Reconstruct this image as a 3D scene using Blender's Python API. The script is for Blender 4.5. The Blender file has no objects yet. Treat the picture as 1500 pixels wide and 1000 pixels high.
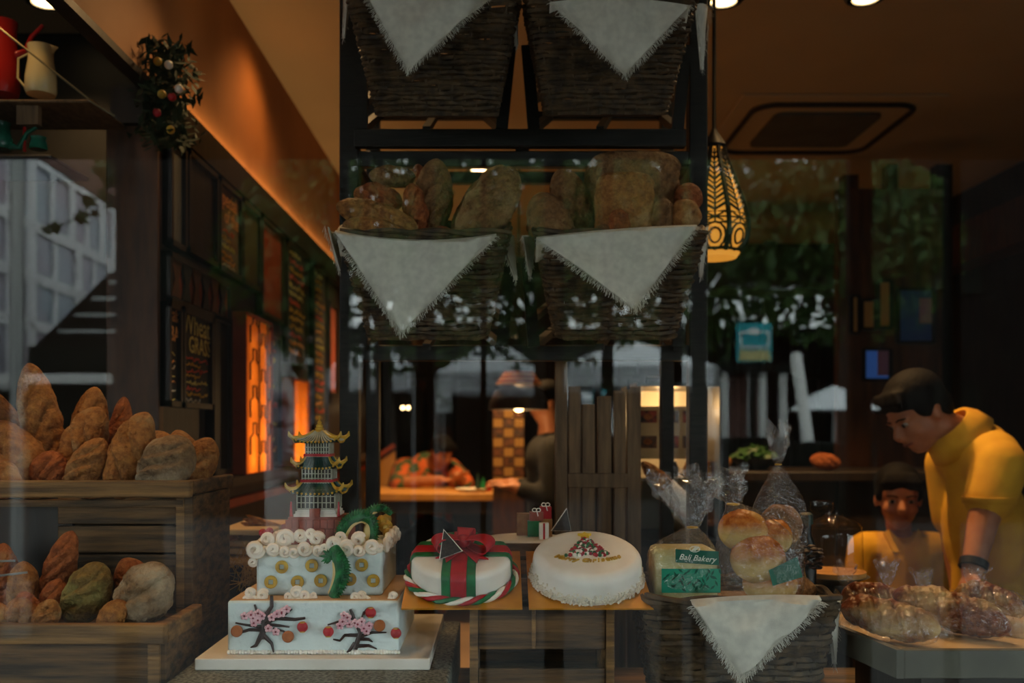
import bpy, bmesh, math, random
from mathutils import Vector, Matrix, noise as mnoise
random.seed(7)
R = math.radians
scene = bpy.context.scene
C = scene.collection
# ---------------------------------------------------------------- camera, sky, exposure
F = 1400.0; CX = 732.0; CY = 632.0; EYE = 1.5
GLASS_Y = 1.1
camd = bpy.data.cameras.new('camera'); cam = bpy.data.objects.new('camera', camd); C.objects.link(cam)
cam.location = (0, 0, EYE); cam.rotation_euler = (R(90), 0, 0)
camd.sensor_width = 36.0; camd.lens = 36.0 * F / 1500.0
camd.shift_x = (750 - CX) / 1500.0; camd.shift_y = (CY - 500) / 1500.0
camd.clip_start = 0.05; camd.clip_end = 200
camd.dof.use_dof = True; camd.dof.focus_distance = 1.68; camd.dof.aperture_fstop = 3.2
scene.camera = cam
world = bpy.data.worlds.new('overcast_sky'); scene.world = world; world.use_nodes = True
bg = world.node_tree.nodes['Background']; bg.inputs[0].default_value = (0.86, 0.98, 0.97, 1); bg.inputs[1].default_value = 6.0
scene.view_settings.view_transform = 'Standard'; scene.view_settings.look = 'None'
scene.view_settings.exposure = -0.12; scene.view_settings.gamma = 1.0
try: scene.view_settings.use_curve_mapping = False
except Exception: pass
WARM = (1.0, 0.59, 0.24)

# ---------------------------------------------------------------- helpers
def P(px, py, d):
    return Vector(((px - CX) * d / F, d, EYE - (py - CY) * d / F))
def S(px, d): return px * d / F
def STREET(px, py, d):            # a thing in the street, seen mirrored in the shop glass at virtual depth d
    v = P(px, py, d); v.y = 2 * GLASS_Y - d; return v
def lin(r, g, b):
    f = lambda c: (c/255/12.92) if c/255 <= .04045 else ((c/255+.055)/1.055)**2.4
    return (f(r), f(g), f(b))

MATS = {}
def mat(name, col, rough=.6, col2=None, scale=20, bump=0.0, bscale=None, metal=0.0, spec=.4, stretch=(1,1,1), contrast=(.35,.65), emit=None, sub=0.0):
    m = bpy.data.materials.new(name); m.use_nodes = True; MATS[name] = m
    nt = m.node_tree; b = nt.nodes['Principled BSDF']
    b.inputs['Base Color'].default_value = (*col, 1); b.inputs['Roughness'].default_value = rough
    b.inputs['Metallic'].default_value = metal; b.inputs['Specular IOR Level'].default_value = spec
    if sub: b.inputs['Subsurface Weight'].default_value = sub; b.inputs['Subsurface Radius'].default_value = (.01,.006,.003)
    tc = nt.nodes.new('ShaderNodeTexCoord'); mp = nt.nodes.new('ShaderNodeMapping'); mp.inputs['Scale'].default_value = stretch
    nt.links.new(tc.outputs['Object'], mp.inputs[0])
    if col2:
        n = nt.nodes.new('ShaderNodeTexNoise'); n.inputs['Scale'].default_value = scale; n.inputs['Detail'].default_value = 6
        nt.links.new(mp.outputs[0], n.inputs[0])
        r = nt.nodes.new('ShaderNodeValToRGB'); r.color_ramp.elements[0].position = contrast[0]; r.color_ramp.elements[1].position = contrast[1]
        r.color_ramp.elements[0].color = (*col, 1); r.color_ramp.elements[1].color = (*col2, 1)
        nt.links.new(n.outputs[0], r.inputs[0]); nt.links.new(r.outputs[0], b.inputs['Base Color'])
    if bump:
        n2 = nt.nodes.new('ShaderNodeTexNoise'); n2.inputs['Scale'].default_value = bscale or scale*2; n2.inputs['Detail'].default_value = 5
        nt.links.new(mp.outputs[0], n2.inputs[0])
        bp = nt.nodes.new('ShaderNodeBump'); bp.inputs['Strength'].default_value = bump; bp.inputs['Distance'].default_value = .01
        nt.links.new(n2.outputs[0], bp.inputs['Height']); nt.links.new(bp.outputs[0], b.inputs['Normal'])
    if emit:
        b.inputs['Emission Color'].default_value = (*emit[:3], 1); b.inputs['Emission Strength'].default_value = emit[3]
    return m
def thin_clear(name, base, rough, tint=(1,1,1), bump=0, k=.96, haze=0):
    m = bpy.data.materials.new(name); m.use_nodes = True; MATS[name] = m
    nt = m.node_tree; nt.nodes.clear()
    out = nt.nodes.new('ShaderNodeOutputMaterial'); mix = nt.nodes.new('ShaderNodeMixShader')
    tr = nt.nodes.new('ShaderNodeBsdfTransparent'); tr.inputs[0].default_value = (*tint, 1)
    gl = nt.nodes.new('ShaderNodeBsdfGlossy'); gl.inputs['Roughness'].default_value = rough
    lw = nt.nodes.new('ShaderNodeLayerWeight'); lw.inputs[0].default_value = .5
    p = nt.nodes.new('ShaderNodeMath'); p.operation = 'POWER'; p.inputs[1].default_value = 5
    q = nt.nodes.new('ShaderNodeMath'); q.operation = 'MULTIPLY_ADD'; q.inputs[1].default_value = k - base; q.inputs[2].default_value = base
    nt.links.new(lw.outputs['Facing'], p.inputs[0]); nt.links.new(p.outputs[0], q.inputs[0]); nt.links.new(q.outputs[0], mix.inputs[0])
    if haze:
        df = nt.nodes.new('ShaderNodeBsdfDiffuse'); df.inputs[0].default_value = (.9,.9,.88,1); hz_ = nt.nodes.new('ShaderNodeMixShader'); hz_.inputs[0].default_value = haze
        nt.links.new(tr.outputs[0], hz_.inputs[1]); nt.links.new(df.outputs[0], hz_.inputs[2]); tr = hz_
    nt.links.new(tr.outputs[0], mix.inputs[1]); nt.links.new(gl.outputs[0], mix.inputs[2]); nt.links.new(mix.outputs[0], out.inputs[0])
    if bump:
        tc = nt.nodes.new('ShaderNodeTexCoord'); n2 = nt.nodes.new('ShaderNodeTexNoise'); n2.inputs['Scale'].default_value = 60; n2.inputs['Distortion'].default_value = 1.5
        nt.links.new(tc.outputs['Object'], n2.inputs[0])
        bp = nt.nodes.new('ShaderNodeBump'); bp.inputs['Strength'].default_value = bump; bp.inputs['Distance'].default_value = .01
        nt.links.new(n2.outputs[0], bp.inputs['Height']); nt.links.new(bp.outputs[0], gl.inputs['Normal'])
    return m

mat('rack_wood', lin(38,36,30), .55, lin(24,24,22), 12, .15, stretch=(1,1,8))
mat('crate_wood', lin(146,108,62), .75, lin(84,62,38), 9, .35, stretch=(.6,3,9), bscale=30)
mat('dark_crate_wood', lin(112,82,50), .8, lin(52,40,28), 9, .35, stretch=(.6,3,9), bscale=30)
mat('slat_wood', lin(120,92,62), .65, lin(86,64,42), 10, .15, stretch=(7,3,.8))
mat('brown_wood', lin(92,56,30), .5, lin(60,36,20), 6, .1, stretch=(4,4,.8))
mat('dark_wood', lin(44,34,26), .5, lin(28,22,18), 6, .1, stretch=(4,4,.8))
mat('black_wood', lin(24,24,22), .5, lin(16,16,15), 6, .05)
mat('table_wood', lin(206,150,80), .4, lin(176,122,62), 6, .08, stretch=(1,5,1))
mat('floor_tile', lin(140,116,88), .45, lin(120,98,74), 3, .05)
mat('ceiling_paint', lin(186,172,142), .8, lin(178,164,134), 2)
mat('upper_plaster', lin(176,122,72), .8, lin(154,104,60), 3, .1)
mat('outer_dark', lin(30,32,28), .9, lin(24,26,22), 2, spec=.1)
mat('stone', lin(120,124,112), .6, lin(52,56,50), 160, .1, contrast=(.4,.6))
mat('wicker', lin(92,72,46), .65, lin(48,37,24), 40, .2)
mat('linen', lin(214,212,198), .9, lin(196,194,182), 60, .25, bscale=700)
mat('wire', lin(150,140,110), .3, metal=.9)
mat('white_icing', lin(240,236,226), .5, lin(232,226,214), 30, .08, sub=.1)
mat('blue_icing', lin(218,232,232), .6, lin(208,224,224), 30, .25, bscale=120)
mat('cloud_icing', lin(240,230,214), .5, lin(230,212,190), 40, .05, sub=.1)
mat('board_white', lin(226,222,212), .5, lin(212,206,194), 10)
mat('board_tan', lin(206,170,124), .6, lin(190,150,104), 10)
mat('gold_board', lin(214,150,44), .35, lin(190,124,30), 20, metal=.25)
mat('red_icing', lin(184,30,40), .45, lin(160,24,34), 40, .05)
mat('green_icing', lin(24,116,66), .45, lin(18,90,50), 40, .05)
mat('dragon_green', lin(24,120,62), .4, lin(14,74,40), 90, .3)
mat('dragon_belly', lin(214,190,130), .5)
mat('gold_icing', lin(206,168,62), .4, lin(170,130,40), 60, .1)
mat('brick_icing', lin(156,80,64), .6, lin(130,64,52), 60, .15)
mat('roof_green', lin(20,66,56), .5, lin(14,46,40), 60, .1)
mat('pagoda_wall', lin(180,178,160), .6, lin(150,146,126), 60)
mat('bark_icing', lin(60,38,34), .5, lin(42,28,26), 60, .1)
mat('pink_icing', lin(226,168,182), .5, lin(236,196,204), 60)
mat('dark_pink', lin(140,40,60), .5)
mat('coin_brown', lin(178,104,52), .5, lin(150,84,40), 60)
mat('chocolate', lin(36,30,26), .35, lin(60,52,46), 200)
mat('crumb_icing', lin(236,226,206), .6)
mat('yellow', lin(226,186,40), .5)
mat('cracker', lin(170,120,70), .6, lin(140,92,50), 40)
mat('label_green', lin(14,92,72), .45)
mat('label_leaf', lin(28,140,110), .45)
mat('label_white', lin(220,226,210), .5)
mat('dark_green_cap', lin(20,46,38), .5)
mat('bagged_crumb', lin(214,206,150), .7, lin(196,184,120), 60, .1)
mat('skin', lin(176,116,80), .5, lin(160,100,68), 20, sub=.05)
mat('lip', lin(136,80,64), .5)
mat('eye_white', lin(170,160,150), .4)
mat('hair', lin(14,12,11), .7, lin(20,17,15), 90, .3, stretch=(1,1,.2), spec=.1)
mat('yellow_shirt', lin(222,168,40), .85, lin(206,150,34), 12, .2, bscale=300)
mat('dark_cloth', lin(34,34,34), .9, lin(24,24,24), 20)
mat('jeans', lin(40,46,56), .9)
mat('floral', lin(190,90,40), .85, lin(60,80,50), 16, contrast=(.47,.53))
mat('red_enamel', lin(170,34,28), .25)
mat('cream_enamel', lin(226,206,150), .25)
mat('green_enamel', lin(30,96,74), .25)
mat('white_paint', lin(226,226,222), .6)
mat('tent_white', lin(232,236,240), .7)
mat('leaf', lin(46,74,36), .6, lin(70,96,40), 3)
mat('vine_leaf', lin(52,92,38), .5, lin(36,70,30), 30)
mat('facade_frame', lin(240,240,240), .5)
mat('bark', lin(58,48,38), .9, lin(40,34,28), 10, .3)
mat('facade_pane', lin(140,158,170), .3, lin(172,148,162), 1.2, metal=.3)
mat('facade_brick', lin(120,84,74), .8, lin(100,70,62), 4)
mat('facade_dark', lin(28,26,24), .9, lin(20,19,18), 2, spec=.1)
mat('pavement', lin(48,48,44), .8, lin(52,52,49), 3)
mat('road', lin(44,44,44), .85)
mat('metal_grey', lin(150,152,150), .4, metal=.6)
mat('black_metal', lin(18,18,18), .4, metal=.3)
mat('teal_sign', lin(20,150,160), .5)
mat('sign_tan', lin(190,180,120), .5)
mat('poster_blue', lin(40,80,140), .5, lin(60,90,150), 5)
mat('poster_mauve', lin(150,110,140), .5)
mat('poster_tan', lin(176,132,70), .6)
mat('screen_blue', lin(20,50,120), .3, emit=(.08,.22,.7,.16))
mat('chalkboard', lin(30,30,28), .8, lin(38,38,35), 10)
mat('olive_panel', lin(70,66,34), .7, lin(58,54,28), 10)
mat('brown_board', lin(110,84,58), .7, lin(96,72,48), 10)
mat('grey_panel', lin(92,92,84), .7, lin(80,80,74), 10)
mat('red_panel', lin(150,66,36), .7, lin(120,52,30), 8)
mat('chalk_yellow', lin(214,206,120), .9); mat('chalk_red', lin(206,84,66), .9); mat('chalk_orange', lin(226,160,90), .9)
mat('chalk_white', lin(206,200,176), .9); mat('chalk_gold', lin(206,164,60), .9)
mat('menu_ground', lin(50,42,28), .8)
mat('tape_tan', lin(196,160,116), .7, lin(180,140,96), 12)
mat('photo_dark', lin(52,40,34), .4, lin(130,76,40), 40)
mat('photo_red', lin(40,36,36), .4, lin(170,66,44), 40)
mat('garland', lin(40,60,34), .8, lin(28,44,26), 20)
mat('straw', lin(190,150,80), .8)
mat('paper', lin(226,220,206), .8)
mat('cardboard', lin(150,120,80), .8, lin(130,102,66), 10)
mat('tray_grey', lin(90,90,78), .6, lin(78,78,68), 12, .05)
mat('tray_liner', lin(206,176,130), .7)
thin_clear('shop_glass', .042, 0.0)
thin_clear('clear_plastic', .10, .08, (.98,.98,.98), bump=1.0, k=.6, haze=.025)
thin_clear('clear_dome', .04, .02, (.97,.96,.92), k=.7)
def bread_mat(name, dark, gold, flour, fl, bump=.8):
    m = bpy.data.materials.new(name); m.use_nodes = True; MATS[name] = m; nt = m.node_tree; b = nt.nodes['Principled BSDF']
    b.inputs['Roughness'].default_value = .7; b.inputs['Specular IOR Level'].default_value = .25
    tc = nt.nodes.new('ShaderNodeTexCoord'); n = nt.nodes.new('ShaderNodeTexNoise'); n.inputs['Scale'].default_value = 62; n.inputs['Detail'].default_value = 10; n.inputs['Roughness'].default_value = .7
    oi = nt.nodes.new('ShaderNodeObjectInfo'); ad = nt.nodes.new('ShaderNodeVectorMath'); ad.operation = 'ADD'
    nt.links.new(tc.outputs['Object'], ad.inputs[0]); nt.links.new(oi.outputs['Random'], ad.inputs[1]); nt.links.new(ad.outputs[0], n.inputs[0])
    r = nt.nodes.new('ShaderNodeValToRGB'); r.color_ramp.elements[0].position = .36; r.color_ramp.elements[1].position = .62
    r.color_ramp.elements[0].color = (*dark, 1); r.color_ramp.elements[1].color = (*gold, 1); nt.links.new(n.outputs[0], r.inputs[0])
    n3 = nt.nodes.new('ShaderNodeTexNoise'); n3.inputs['Scale'].default_value = 14; n3.inputs['Detail'].default_value = 10; nt.links.new(ad.outputs[0], n3.inputs[0])
    r3 = nt.nodes.new('ShaderNodeValToRGB'); r3.color_ramp.elements[0].position = .62 - fl*.3; r3.color_ramp.elements[1].position = .78 - fl*.2
    nt.links.new(n3.outputs[0], r3.inputs[0])
    mx = nt.nodes.new('ShaderNodeMixRGB'); mx.inputs[2].default_value = (*flour, 1); nt.links.new(r3.outputs[0], mx.inputs[0]); nt.links.new(r.outputs[0], mx.inputs[1])
    nt.links.new(mx.outputs[0], b.inputs['Base Color'])
    n2 = nt.nodes.new('ShaderNodeTexNoise'); n2.inputs['Scale'].default_value = 130; n2.inputs['Detail'].default_value = 8; nt.links.new(ad.outputs[0], n2.inputs[0])
    bp = nt.nodes.new('ShaderNodeBump'); bp.inputs['Strength'].default_value = bump; bp.inputs['Distance'].default_value = .012
    nt.links.new(n2.outputs[0], bp.inputs['Height']); nt.links.new(bp.outputs[0], b.inputs['Normal'])
bread_mat('crust', lin(122,76,36), lin(176,118,60), lin(196,160,110), .25)
bread_mat('crust_floury', lin(100,76,52), lin(146,116,82), lin(176,158,130), .6)
bread_mat('crust_red', lin(120,62,32), lin(170,96,48), lin(180,130,80), .1)
bread_mat('crust_seeded', lin(96,76,40), lin(146,116,60), lin(150,140,80), .5, 1.0)
bread_mat('crust_dark', lin(104,72,42), lin(146,104,62), lin(172,136,90), .3)
bread_mat('bun_gloss', lin(146,74,28), lin(192,118,50), lin(206,160,84), .25, .15)
bread_mat('stollen', lin(92,44,22), lin(140,76,36), lin(190,160,104), .55, .3)
MATS['stollen'].node_tree.nodes['Principled BSDF'].inputs['Roughness'].default_value = .35
MATS['bun_gloss'].node_tree.nodes['Principled BSDF'].inputs['Roughness'].default_value = .25

def bun_mat():
    m = MATS['bun_gloss']; nt = m.node_tree; b = nt.nodes['Principled BSDF']; lk = b.inputs['Base Color'].links[0].from_socket
    tc = nt.nodes.new('ShaderNodeTexCoord'); sp = nt.nodes.new('ShaderNodeSeparateXYZ'); r = nt.nodes.new('ShaderNodeValToRGB'); mx = nt.nodes.new('ShaderNodeMixRGB')
    r.color_ramp.elements[0].position = .38; r.color_ramp.elements[1].position = .66      # baked brown crown over a pale soft side
    nt.links.new(tc.outputs['Generated'], sp.inputs[0]); nt.links.new(sp.outputs[2], r.inputs[0]); nt.links.new(r.outputs[0], mx.inputs[0])
    mx.inputs[1].default_value = (*lin(204,172,104), 1); nt.links.new(lk, mx.inputs[2]); nt.links.new(mx.outputs[0], b.inputs['Base Color'])
bun_mat()
ORG = {}
def org(o): return ORG.get(o.name, Vector((0,0,0)))
def tag(o, label=None, cat=None, group=None, kind=None):
    if label: o['label'] = label
    if cat: o['category'] = cat
    if group: o['group'] = group
    if kind: o['kind'] = kind
    return o
def thing(name, label, cat, loc, group=None, rot=None):
    o = bpy.data.objects.new(name, None); o.empty_display_size = .05; C.objects.link(o)
    o.location = loc
    if rot: o.rotation_euler = rot; ORG[o.name] = Vector((0,0,0))
    else: ORG[o.name] = Vector(loc)
    return tag(o, label, cat, group)

class MB:
    def __init__(s): s.v = []; s.f = []
    def add(s, vs, fs):
        n = len(s.v); s.v += [Vector(v) for v in vs]; s.f += [tuple(i+n for i in f) for f in fs]; return s
    def box(s, a, b, m=None):
        x0,y0,z0 = a; x1,y1,z1 = b
        vs = [Vector(p) for p in ((x0,y0,z0),(x1,y0,z0),(x1,y1,z0),(x0,y1,z0),(x0,y0,z1),(x1,y0,z1),(x1,y1,z1),(x0,y1,z1))]
        if m: vs = [m @ v for v in vs]
        return s.add(vs, [(0,3,2,1),(4,5,6,7),(0,1,5,4),(1,2,6,5),(2,3,7,6),(3,0,4,7)])
    def bar(s, p0, p1, w, h, up=(0,0,1)):
        p0 = Vector(p0); p1 = Vector(p1); t = (p1-p0).normalized(); u = Vector(up)
        a = t.cross(u)
        if a.length < 1e-4: a = t.cross(Vector((0,1,0)))
        a.normalize(); b = a.cross(t).normalized()
        vs = [p + a*i*w/2 + b*j*h/2 for p in (p0,p1) for i,j in ((-1,-1),(1,-1),(1,1),(-1,1))]
        return s.add(vs, [(3,2,1,0),(4,5,6,7),(0,1,5,4),(1,2,6,5),(2,3,7,6),(3,0,4,7)])
    def tube(s, pts, rad, seg=8, closed=False):
        pts = [Vector(p) for p in pts]; n = len(pts)
        if not isinstance(rad, (list,tuple)): rad = [rad]*n
        vs = []; prev = None
        for i,p in enumerate(pts):
            t = (pts[(i+1)%n]-pts[i-1]) if closed else (pts[min(i+1,n-1)]-pts[max(i-1,0)])
            t.normalize()
            if prev is None:
                a = t.cross(Vector((0,0,1)))
                if a.length < .05: a = t.cross(Vector((1,0,0)))
            else: a = prev - t*prev.dot(t)
            a.normalize(); prev = a; b = t.cross(a)
            vs += [p + (a*math.cos(2*math.pi*k/seg) + b*math.sin(2*math.pi*k/seg))*rad[i] for k in range(seg)]
        fs = []
        for i in range(n if closed else n-1):
            j = (i+1)%n
            fs += [(i*seg+k, i*seg+(k+1)%seg, j*seg+(k+1)%seg, j*seg+k) for k in range(seg)]
        if not closed: fs += [tuple(range(seg-1,-1,-1)), tuple((n-1)*seg+k for k in range(seg))]
        return s.add(vs, fs)
    def ball(s, c, r, seg=12, rings=8, m=None):
        if not isinstance(r, (tuple,list,Vector)): r = (r,r,r)
        c = Vector(c); vs = []; 
        for i in range(1, rings):
            th = math.pi*i/rings
            for k in range(seg):
                ph = 2*math.pi*k/seg; v = Vector((r[0]*math.sin(th)*math.cos(ph), r[1]*math.sin(th)*math.sin(ph), r[2]*math.cos(th)))
                vs.append(c + (m @ v if m else v))
        a = Vector((0,0,r[2])); vs += [c + (m@a if m else a), c - (m@a if m else a)]
        t, b = len(vs)-2, len(vs)-1; fs = []
        for i in range(rings-2):
            fs += [(i*seg+k, (i+1)*seg+k, (i+1)*seg+(k+1)%seg, i*seg+(k+1)%seg) for k in range(seg)]
        fs += [(t, k, (k+1)%seg) for k in range(seg)] + [(b, (rings-2)*seg+(k+1)%seg, (rings-2)*seg+k) for k in range(seg)]
        return s.add(vs, fs)
    def lathe(s, c, prof, seg=32, m=None, cap=True):
        c = Vector(c); vs = []
        for r,z in prof:
            for k in range(seg):
                v = Vector((r*math.cos(2*math.pi*k/seg), r*math.sin(2*math.pi*k/seg), z)); vs.append(c + (m@v if m else v))
        n = len(prof)
        fs = [(i*seg+k, i*seg+(k+1)%seg, (i+1)*seg+(k+1)%seg, (i+1)*seg+k) for i in range(n-1) for k in range(seg)]
        if cap: fs += [tuple(range(seg-1,-1,-1)), tuple((n-1)*seg+k for k in range(seg))]
        return s.add(vs, fs)
    def grid(s, fn, nu, nv, wrap=False):
        vs = [fn(i/nu, j/nv) for j in range(nv+1) for i in range(nu + (0 if wrap else 1))]
        w = nu if wrap else nu+1
        return s.add(vs, [(j*w+i, j*w+(i+1)%w, (j+1)*w+(i+1)%w, (j+1)*w+i) for j in range(nv) for i in range(nu)])
    def prism(s, poly, n):            # polygon of points extruded by vector n
        n = Vector(n); k = len(poly); p = [Vector(v) for v in poly]
        return s.add(p + [v+n for v in p], [tuple(range(k-1,-1,-1)), tuple(range(k,2*k))] + [(i,(i+1)%k,k+(i+1)%k,k+i) for i in range(k)])
    def build(s, name, material, parent=None, smooth=True, bevel=0, solid=0, remesh=0, subsurf=0, kind=None):
        o0 = org(parent) if parent else Vector((0,0,0))
        if parent is None:
            lo = Vector((min(v.x for v in s.v), min(v.y for v in s.v), min(v.z for v in s.v))); hi = Vector((max(v.x for v in s.v), max(v.y for v in s.v), max(v.z for v in s.v)))
            o0 = Vector(((lo.x+hi.x)/2, (lo.y+hi.y)/2, lo.z))
        me = bpy.data.meshes.new(name); me.from_pydata([v-o0 for v in s.v], [], s.f)
        bm = bmesh.new(); bm.from_mesh(me); bmesh.ops.recalc_face_normals(bm, faces=bm.faces); bm.to_mesh(me); bm.free()
        o = bpy.data.objects.new(name, me); C.objects.link(o); me.materials.append(MATS[material])
        if parent: o.parent = parent; ORG[o.name] = o0
        else: o.location = o0; ORG[o.name] = o0
        if remesh:
            md = o.modifiers.new('r','REMESH'); md.mode = 'VOXEL'; md.voxel_size = remesh; md.use_smooth_shade = True
            sm = o.modifiers.new('s','SMOOTH'); sm.iterations = 4; sm.factor = .6
        if solid: md = o.modifiers.new('t','SOLIDIFY'); md.thickness = solid; md.offset = 0
        if bevel: md = o.modifiers.new('b','BEVEL'); md.width = bevel; md.segments = 2; md.limit_method = 'ANGLE'; md.angle_limit = R(40)
        if subsurf: md = o.modifiers.new('ss','SUBSURF'); md.levels = md.render_levels = subsurf
        if smooth:
            me.polygons.foreach_set('use_smooth', [True]*len(me.polygons))
            try:
                if not remesh: me.set_sharp_from_angle(angle=R(42))
            except Exception: pass
        if kind: o['kind'] = kind
        return o
def struct(name, mb, m, parent=None, **k):
    o = mb.build(name, m, parent, **k)
    if parent is None: o['kind'] = 'structure'
    return o
def text(body, size, m, parent, mtx, name='lettering', shear=0, ext=.0006, align='LEFT', bold=0):
    cu = bpy.data.curves.new('t','FONT'); cu.body = body; cu.size = size; cu.shear = shear; cu.extrude = ext; cu.align_x = align; cu.offset = bold; cu.resolution_u = 2
    t = bpy.data.objects.new('t', cu); C.objects.link(t); dg = bpy.context.evaluated_depsgraph_get()
    me = bpy.data.meshes.new_from_object(t.evaluated_get(dg)); bpy.data.objects.remove(t)
    me.transform(mtx); me.transform(Matrix.Translation(-org(parent))); me.materials.clear(); me.materials.append(MATS[m])
    o = bpy.data.objects.new(name, me); C.objects.link(o); o.parent = parent; ORG[o.name] = org(parent)
    return o
def frame3(o, x, y):                  # matrix with given origin, x and y axes
    x = Vector(x).normalized(); z = x.cross(Vector(y)).normalized(); y = z.cross(x)
    return Matrix(((x.x,y.x,z.x,o[0]),(x.y,y.y,z.y,o[1]),(x.z,y.z,z.z,o[2]),(0,0,0,1)))
def lamp(name, kind, loc, power, color=WARM, parent=None, size=.05, spot=None, blend=.6, rot=(0,0,0)):
    l = bpy.data.lights.new(name, kind); l.energy = power; l.color = color
    if kind in ('POINT','SPOT'): l.shadow_soft_size = size
    if kind == 'SPOT': l.spot_size = spot; l.spot_blend = blend
    o = bpy.data.objects.new(name, l); C.objects.link(o)
    if parent: o.parent = parent; o.location = Vector(loc) - org(parent)
    else: o.location = loc
    o.rotation_euler = rot
    return o
# ================================================================ the shop shell
FL = 0.25; CE = 3.0; LX = -0.94; RX = 2.9; BACK = 8.2
struct('floor', MB().box((-2.6,1.15,FL-.1),(RX+.1,BACK,FL)), 'floor_tile', smooth=False)
struct('ceiling', MB().box((-2.6,1.05,CE),(RX+.1,BACK,CE+.1)), 'ceiling_paint', smooth=False)
struct('wall_back', MB().box((-2.6,BACK,FL-.1),(RX+.1,BACK+.1,CE)), 'dark_wood', smooth=False)
struct('wall_right', MB().box((RX,1.15,FL-.1),(RX+.1,BACK,CE)), 'dark_wood', smooth=False)
struct('wall_left', MB().box((LX-.12,2.66,FL),(LX-.0,BACK,2.34)), 'dark_wood', smooth=False)
struct('wall_upper_left', MB().box((LX-.03,1.18,2.44),(LX,BACK,CE)), 'upper_plaster', smooth=False)
struct('trim_1', MB().box((LX-.12,2.6,2.34),(LX+.03,BACK,2.44)), 'dark_wood', smooth=False)
struct('trim_13', MB().box((LX-.03,1.18,2.42),(LX+.01,2.6,2.44)), 'dark_wood', smooth=False)
def strip(name, loc, sx, sy, power, col, rot=(R(180),0,0)):
    l = bpy.data.lights.new(name,'AREA'); l.shape = 'RECTANGLE'; l.size = sx; l.size_y = sy; l.energy = power; l.color = col
    o = bpy.data.objects.new(name,l); C.objects.link(o); o.location = loc; o.rotation_euler = rot
strip('cove_strip', (LX+.018,4.9,2.446), .022, 4.4, 3.8, (1,.54,.20))

struct('trim_2', MB().box((LX-.02,2.75,1.315),(LX+.07,BACK,1.352)), 'dark_wood', bevel=.004)
struct('trim_3', MB().box((LX-.02,2.75,1.24),(LX+.03,BACK,1.27)), 'red_panel', bevel=.003)
struct('trim_4', MB().box((LX-.14,2.62,FL),(LX+.005,2.66,2.34)), 'brown_wood', bevel=.004)
struct('wall_alcove', MB().box((-2.6,3.6,FL),(LX-.12,3.7,CE)), 'black_wood', smooth=False)
struct('wall_far_left', MB().box((-2.7,1.05,FL),(-2.6,BACK,CE)), 'black_wood', smooth=False)
# back wall windows: dark panes with mullions
for n,(x0,x1) in enumerate(((-.8,.25),(.45,1.4),(1.6,2.75))):
    w = struct('window_%d' % (n+2), MB().box((x0,BACK-.03,1.0),(x1,BACK-.015,2.5)), 'shop_glass', smooth=False)
    f = MB()
    k = 5
    for i in range(k+1): f.box((x0+(x1-x0)*i/k-.025,BACK-.06,1.0),(x0+(x1-x0)*i/k+.025,BACK-.005,2.5))
    f.box((x0,BACK-.062,.96),(x1,BACK-.004,1.02)).box((x0,BACK-.062,2.46),(x1,BACK-.004,2.53)).box((x0,BACK-.062,1.95),(x1,BACK-.004,1.99))
    f.build('window_frame', 'dark_wood', w, smooth=False)
# beams and posts deep in the room
struct('trim_5', MB().box((1.2,6.2,2.42),(RX,6.5,2.72)), 'dark_wood', smooth=False)
struct('trim_6', MB().box((RX-.16,1.3,2.5),(RX,BACK,2.74)), 'brown_wood', smooth=False)
for i,(a,b,d) in enumerate(((1236,1258,5.2),(1300,1316,5.0),(1372,1396,5.0),(1120,1138,7.0))):
    struct('trim_%d' % (7+i), MB().box((P(a,0,d).x,d,FL),(P(b,0,d).x,d+.08,2.9)), 'brown_wood' if i<2 else 'dark_wood', bevel=.004)
# the big pane between street and display
struct('window_1', MB().box((-2.6,GLASS_Y,.85),(2.9,GLASS_Y+.008,2.62)), 'shop_glass', smooth=False)
struct('wall_front', MB().box((-2.7,GLASS_Y-.06,0),(3.0,GLASS_Y+.06,.85)), 'outer_dark', smooth=False)
struct('wall_front_upper', MB().box((-2.7,GLASS_Y-.06,2.62),(3.0,GLASS_Y+.06,3.3)), 'outer_dark', smooth=False)
# ================================================================ the street, mirrored in the pane
struct('pavement', MB().box((-14,-4,-.1),(14,1.04,0)), 'pavement', smooth=False)
struct('road', MB().box((-40,-40,-.12),(40,-4,-.02)), 'road', smooth=False)
t = thing('street_awning', 'dark flat canopy over the pavement in front of the shop window', 'awning', (0,-.4,2.64))
MB().box((-7,-1.8,2.64),(7,1.03,2.74)).build('canopy', 'outer_dark', t, smooth=False)
for px,w in ((500,.05),(535,.028),(557,.02),(622,.075),(708,.025),(812,.08),(891,.045),(985,.085),(1026,.05),(1262,.09),(1400,.05),(182,.08),(-260,.08),(1800,.08)):
    x = STREET(px,0,4).x; MB().box((x-w/2,-1.8-.05,0),(x+w/2,-1.8,2.66)).build('post', 'outer_dark', t, smooth=False)
def block(name, label, x0px, x1px, ytop, d, m, depth=3.0):
    a = STREET(x0px,ytop,d); b = STREET(x1px,ytop,d)
    t = thing(name, label, 'building', ((a.x+b.x)/2, a.y, 0))
    MB().box((a.x,a.y-depth,-.02),(b.x,a.y,a.z)).build('wall', m, t, smooth=False)
    r = MB().box((a.x-.1,a.y-depth-.1,a.z),(b.x+.1,a.y+.12,a.z+.15)).build('roof', m, t, smooth=False)
    n = max(2,int((b.x-a.x)/1.6)); 
    for i in range(n):
        x = a.x + (b.x-a.x)*(i+.5)/n
        for z in [1.2+2.6*j for j in range(int(max(1,(a.z-2.2)//2.6+1)))]:
            if z+1.2 > a.z: continue
            w = MB().box((x-.4,a.y,z),(x+.4,a.y+.05,z+1.1)).build('window', 'outer_dark', t, smooth=False)
    return t
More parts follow.
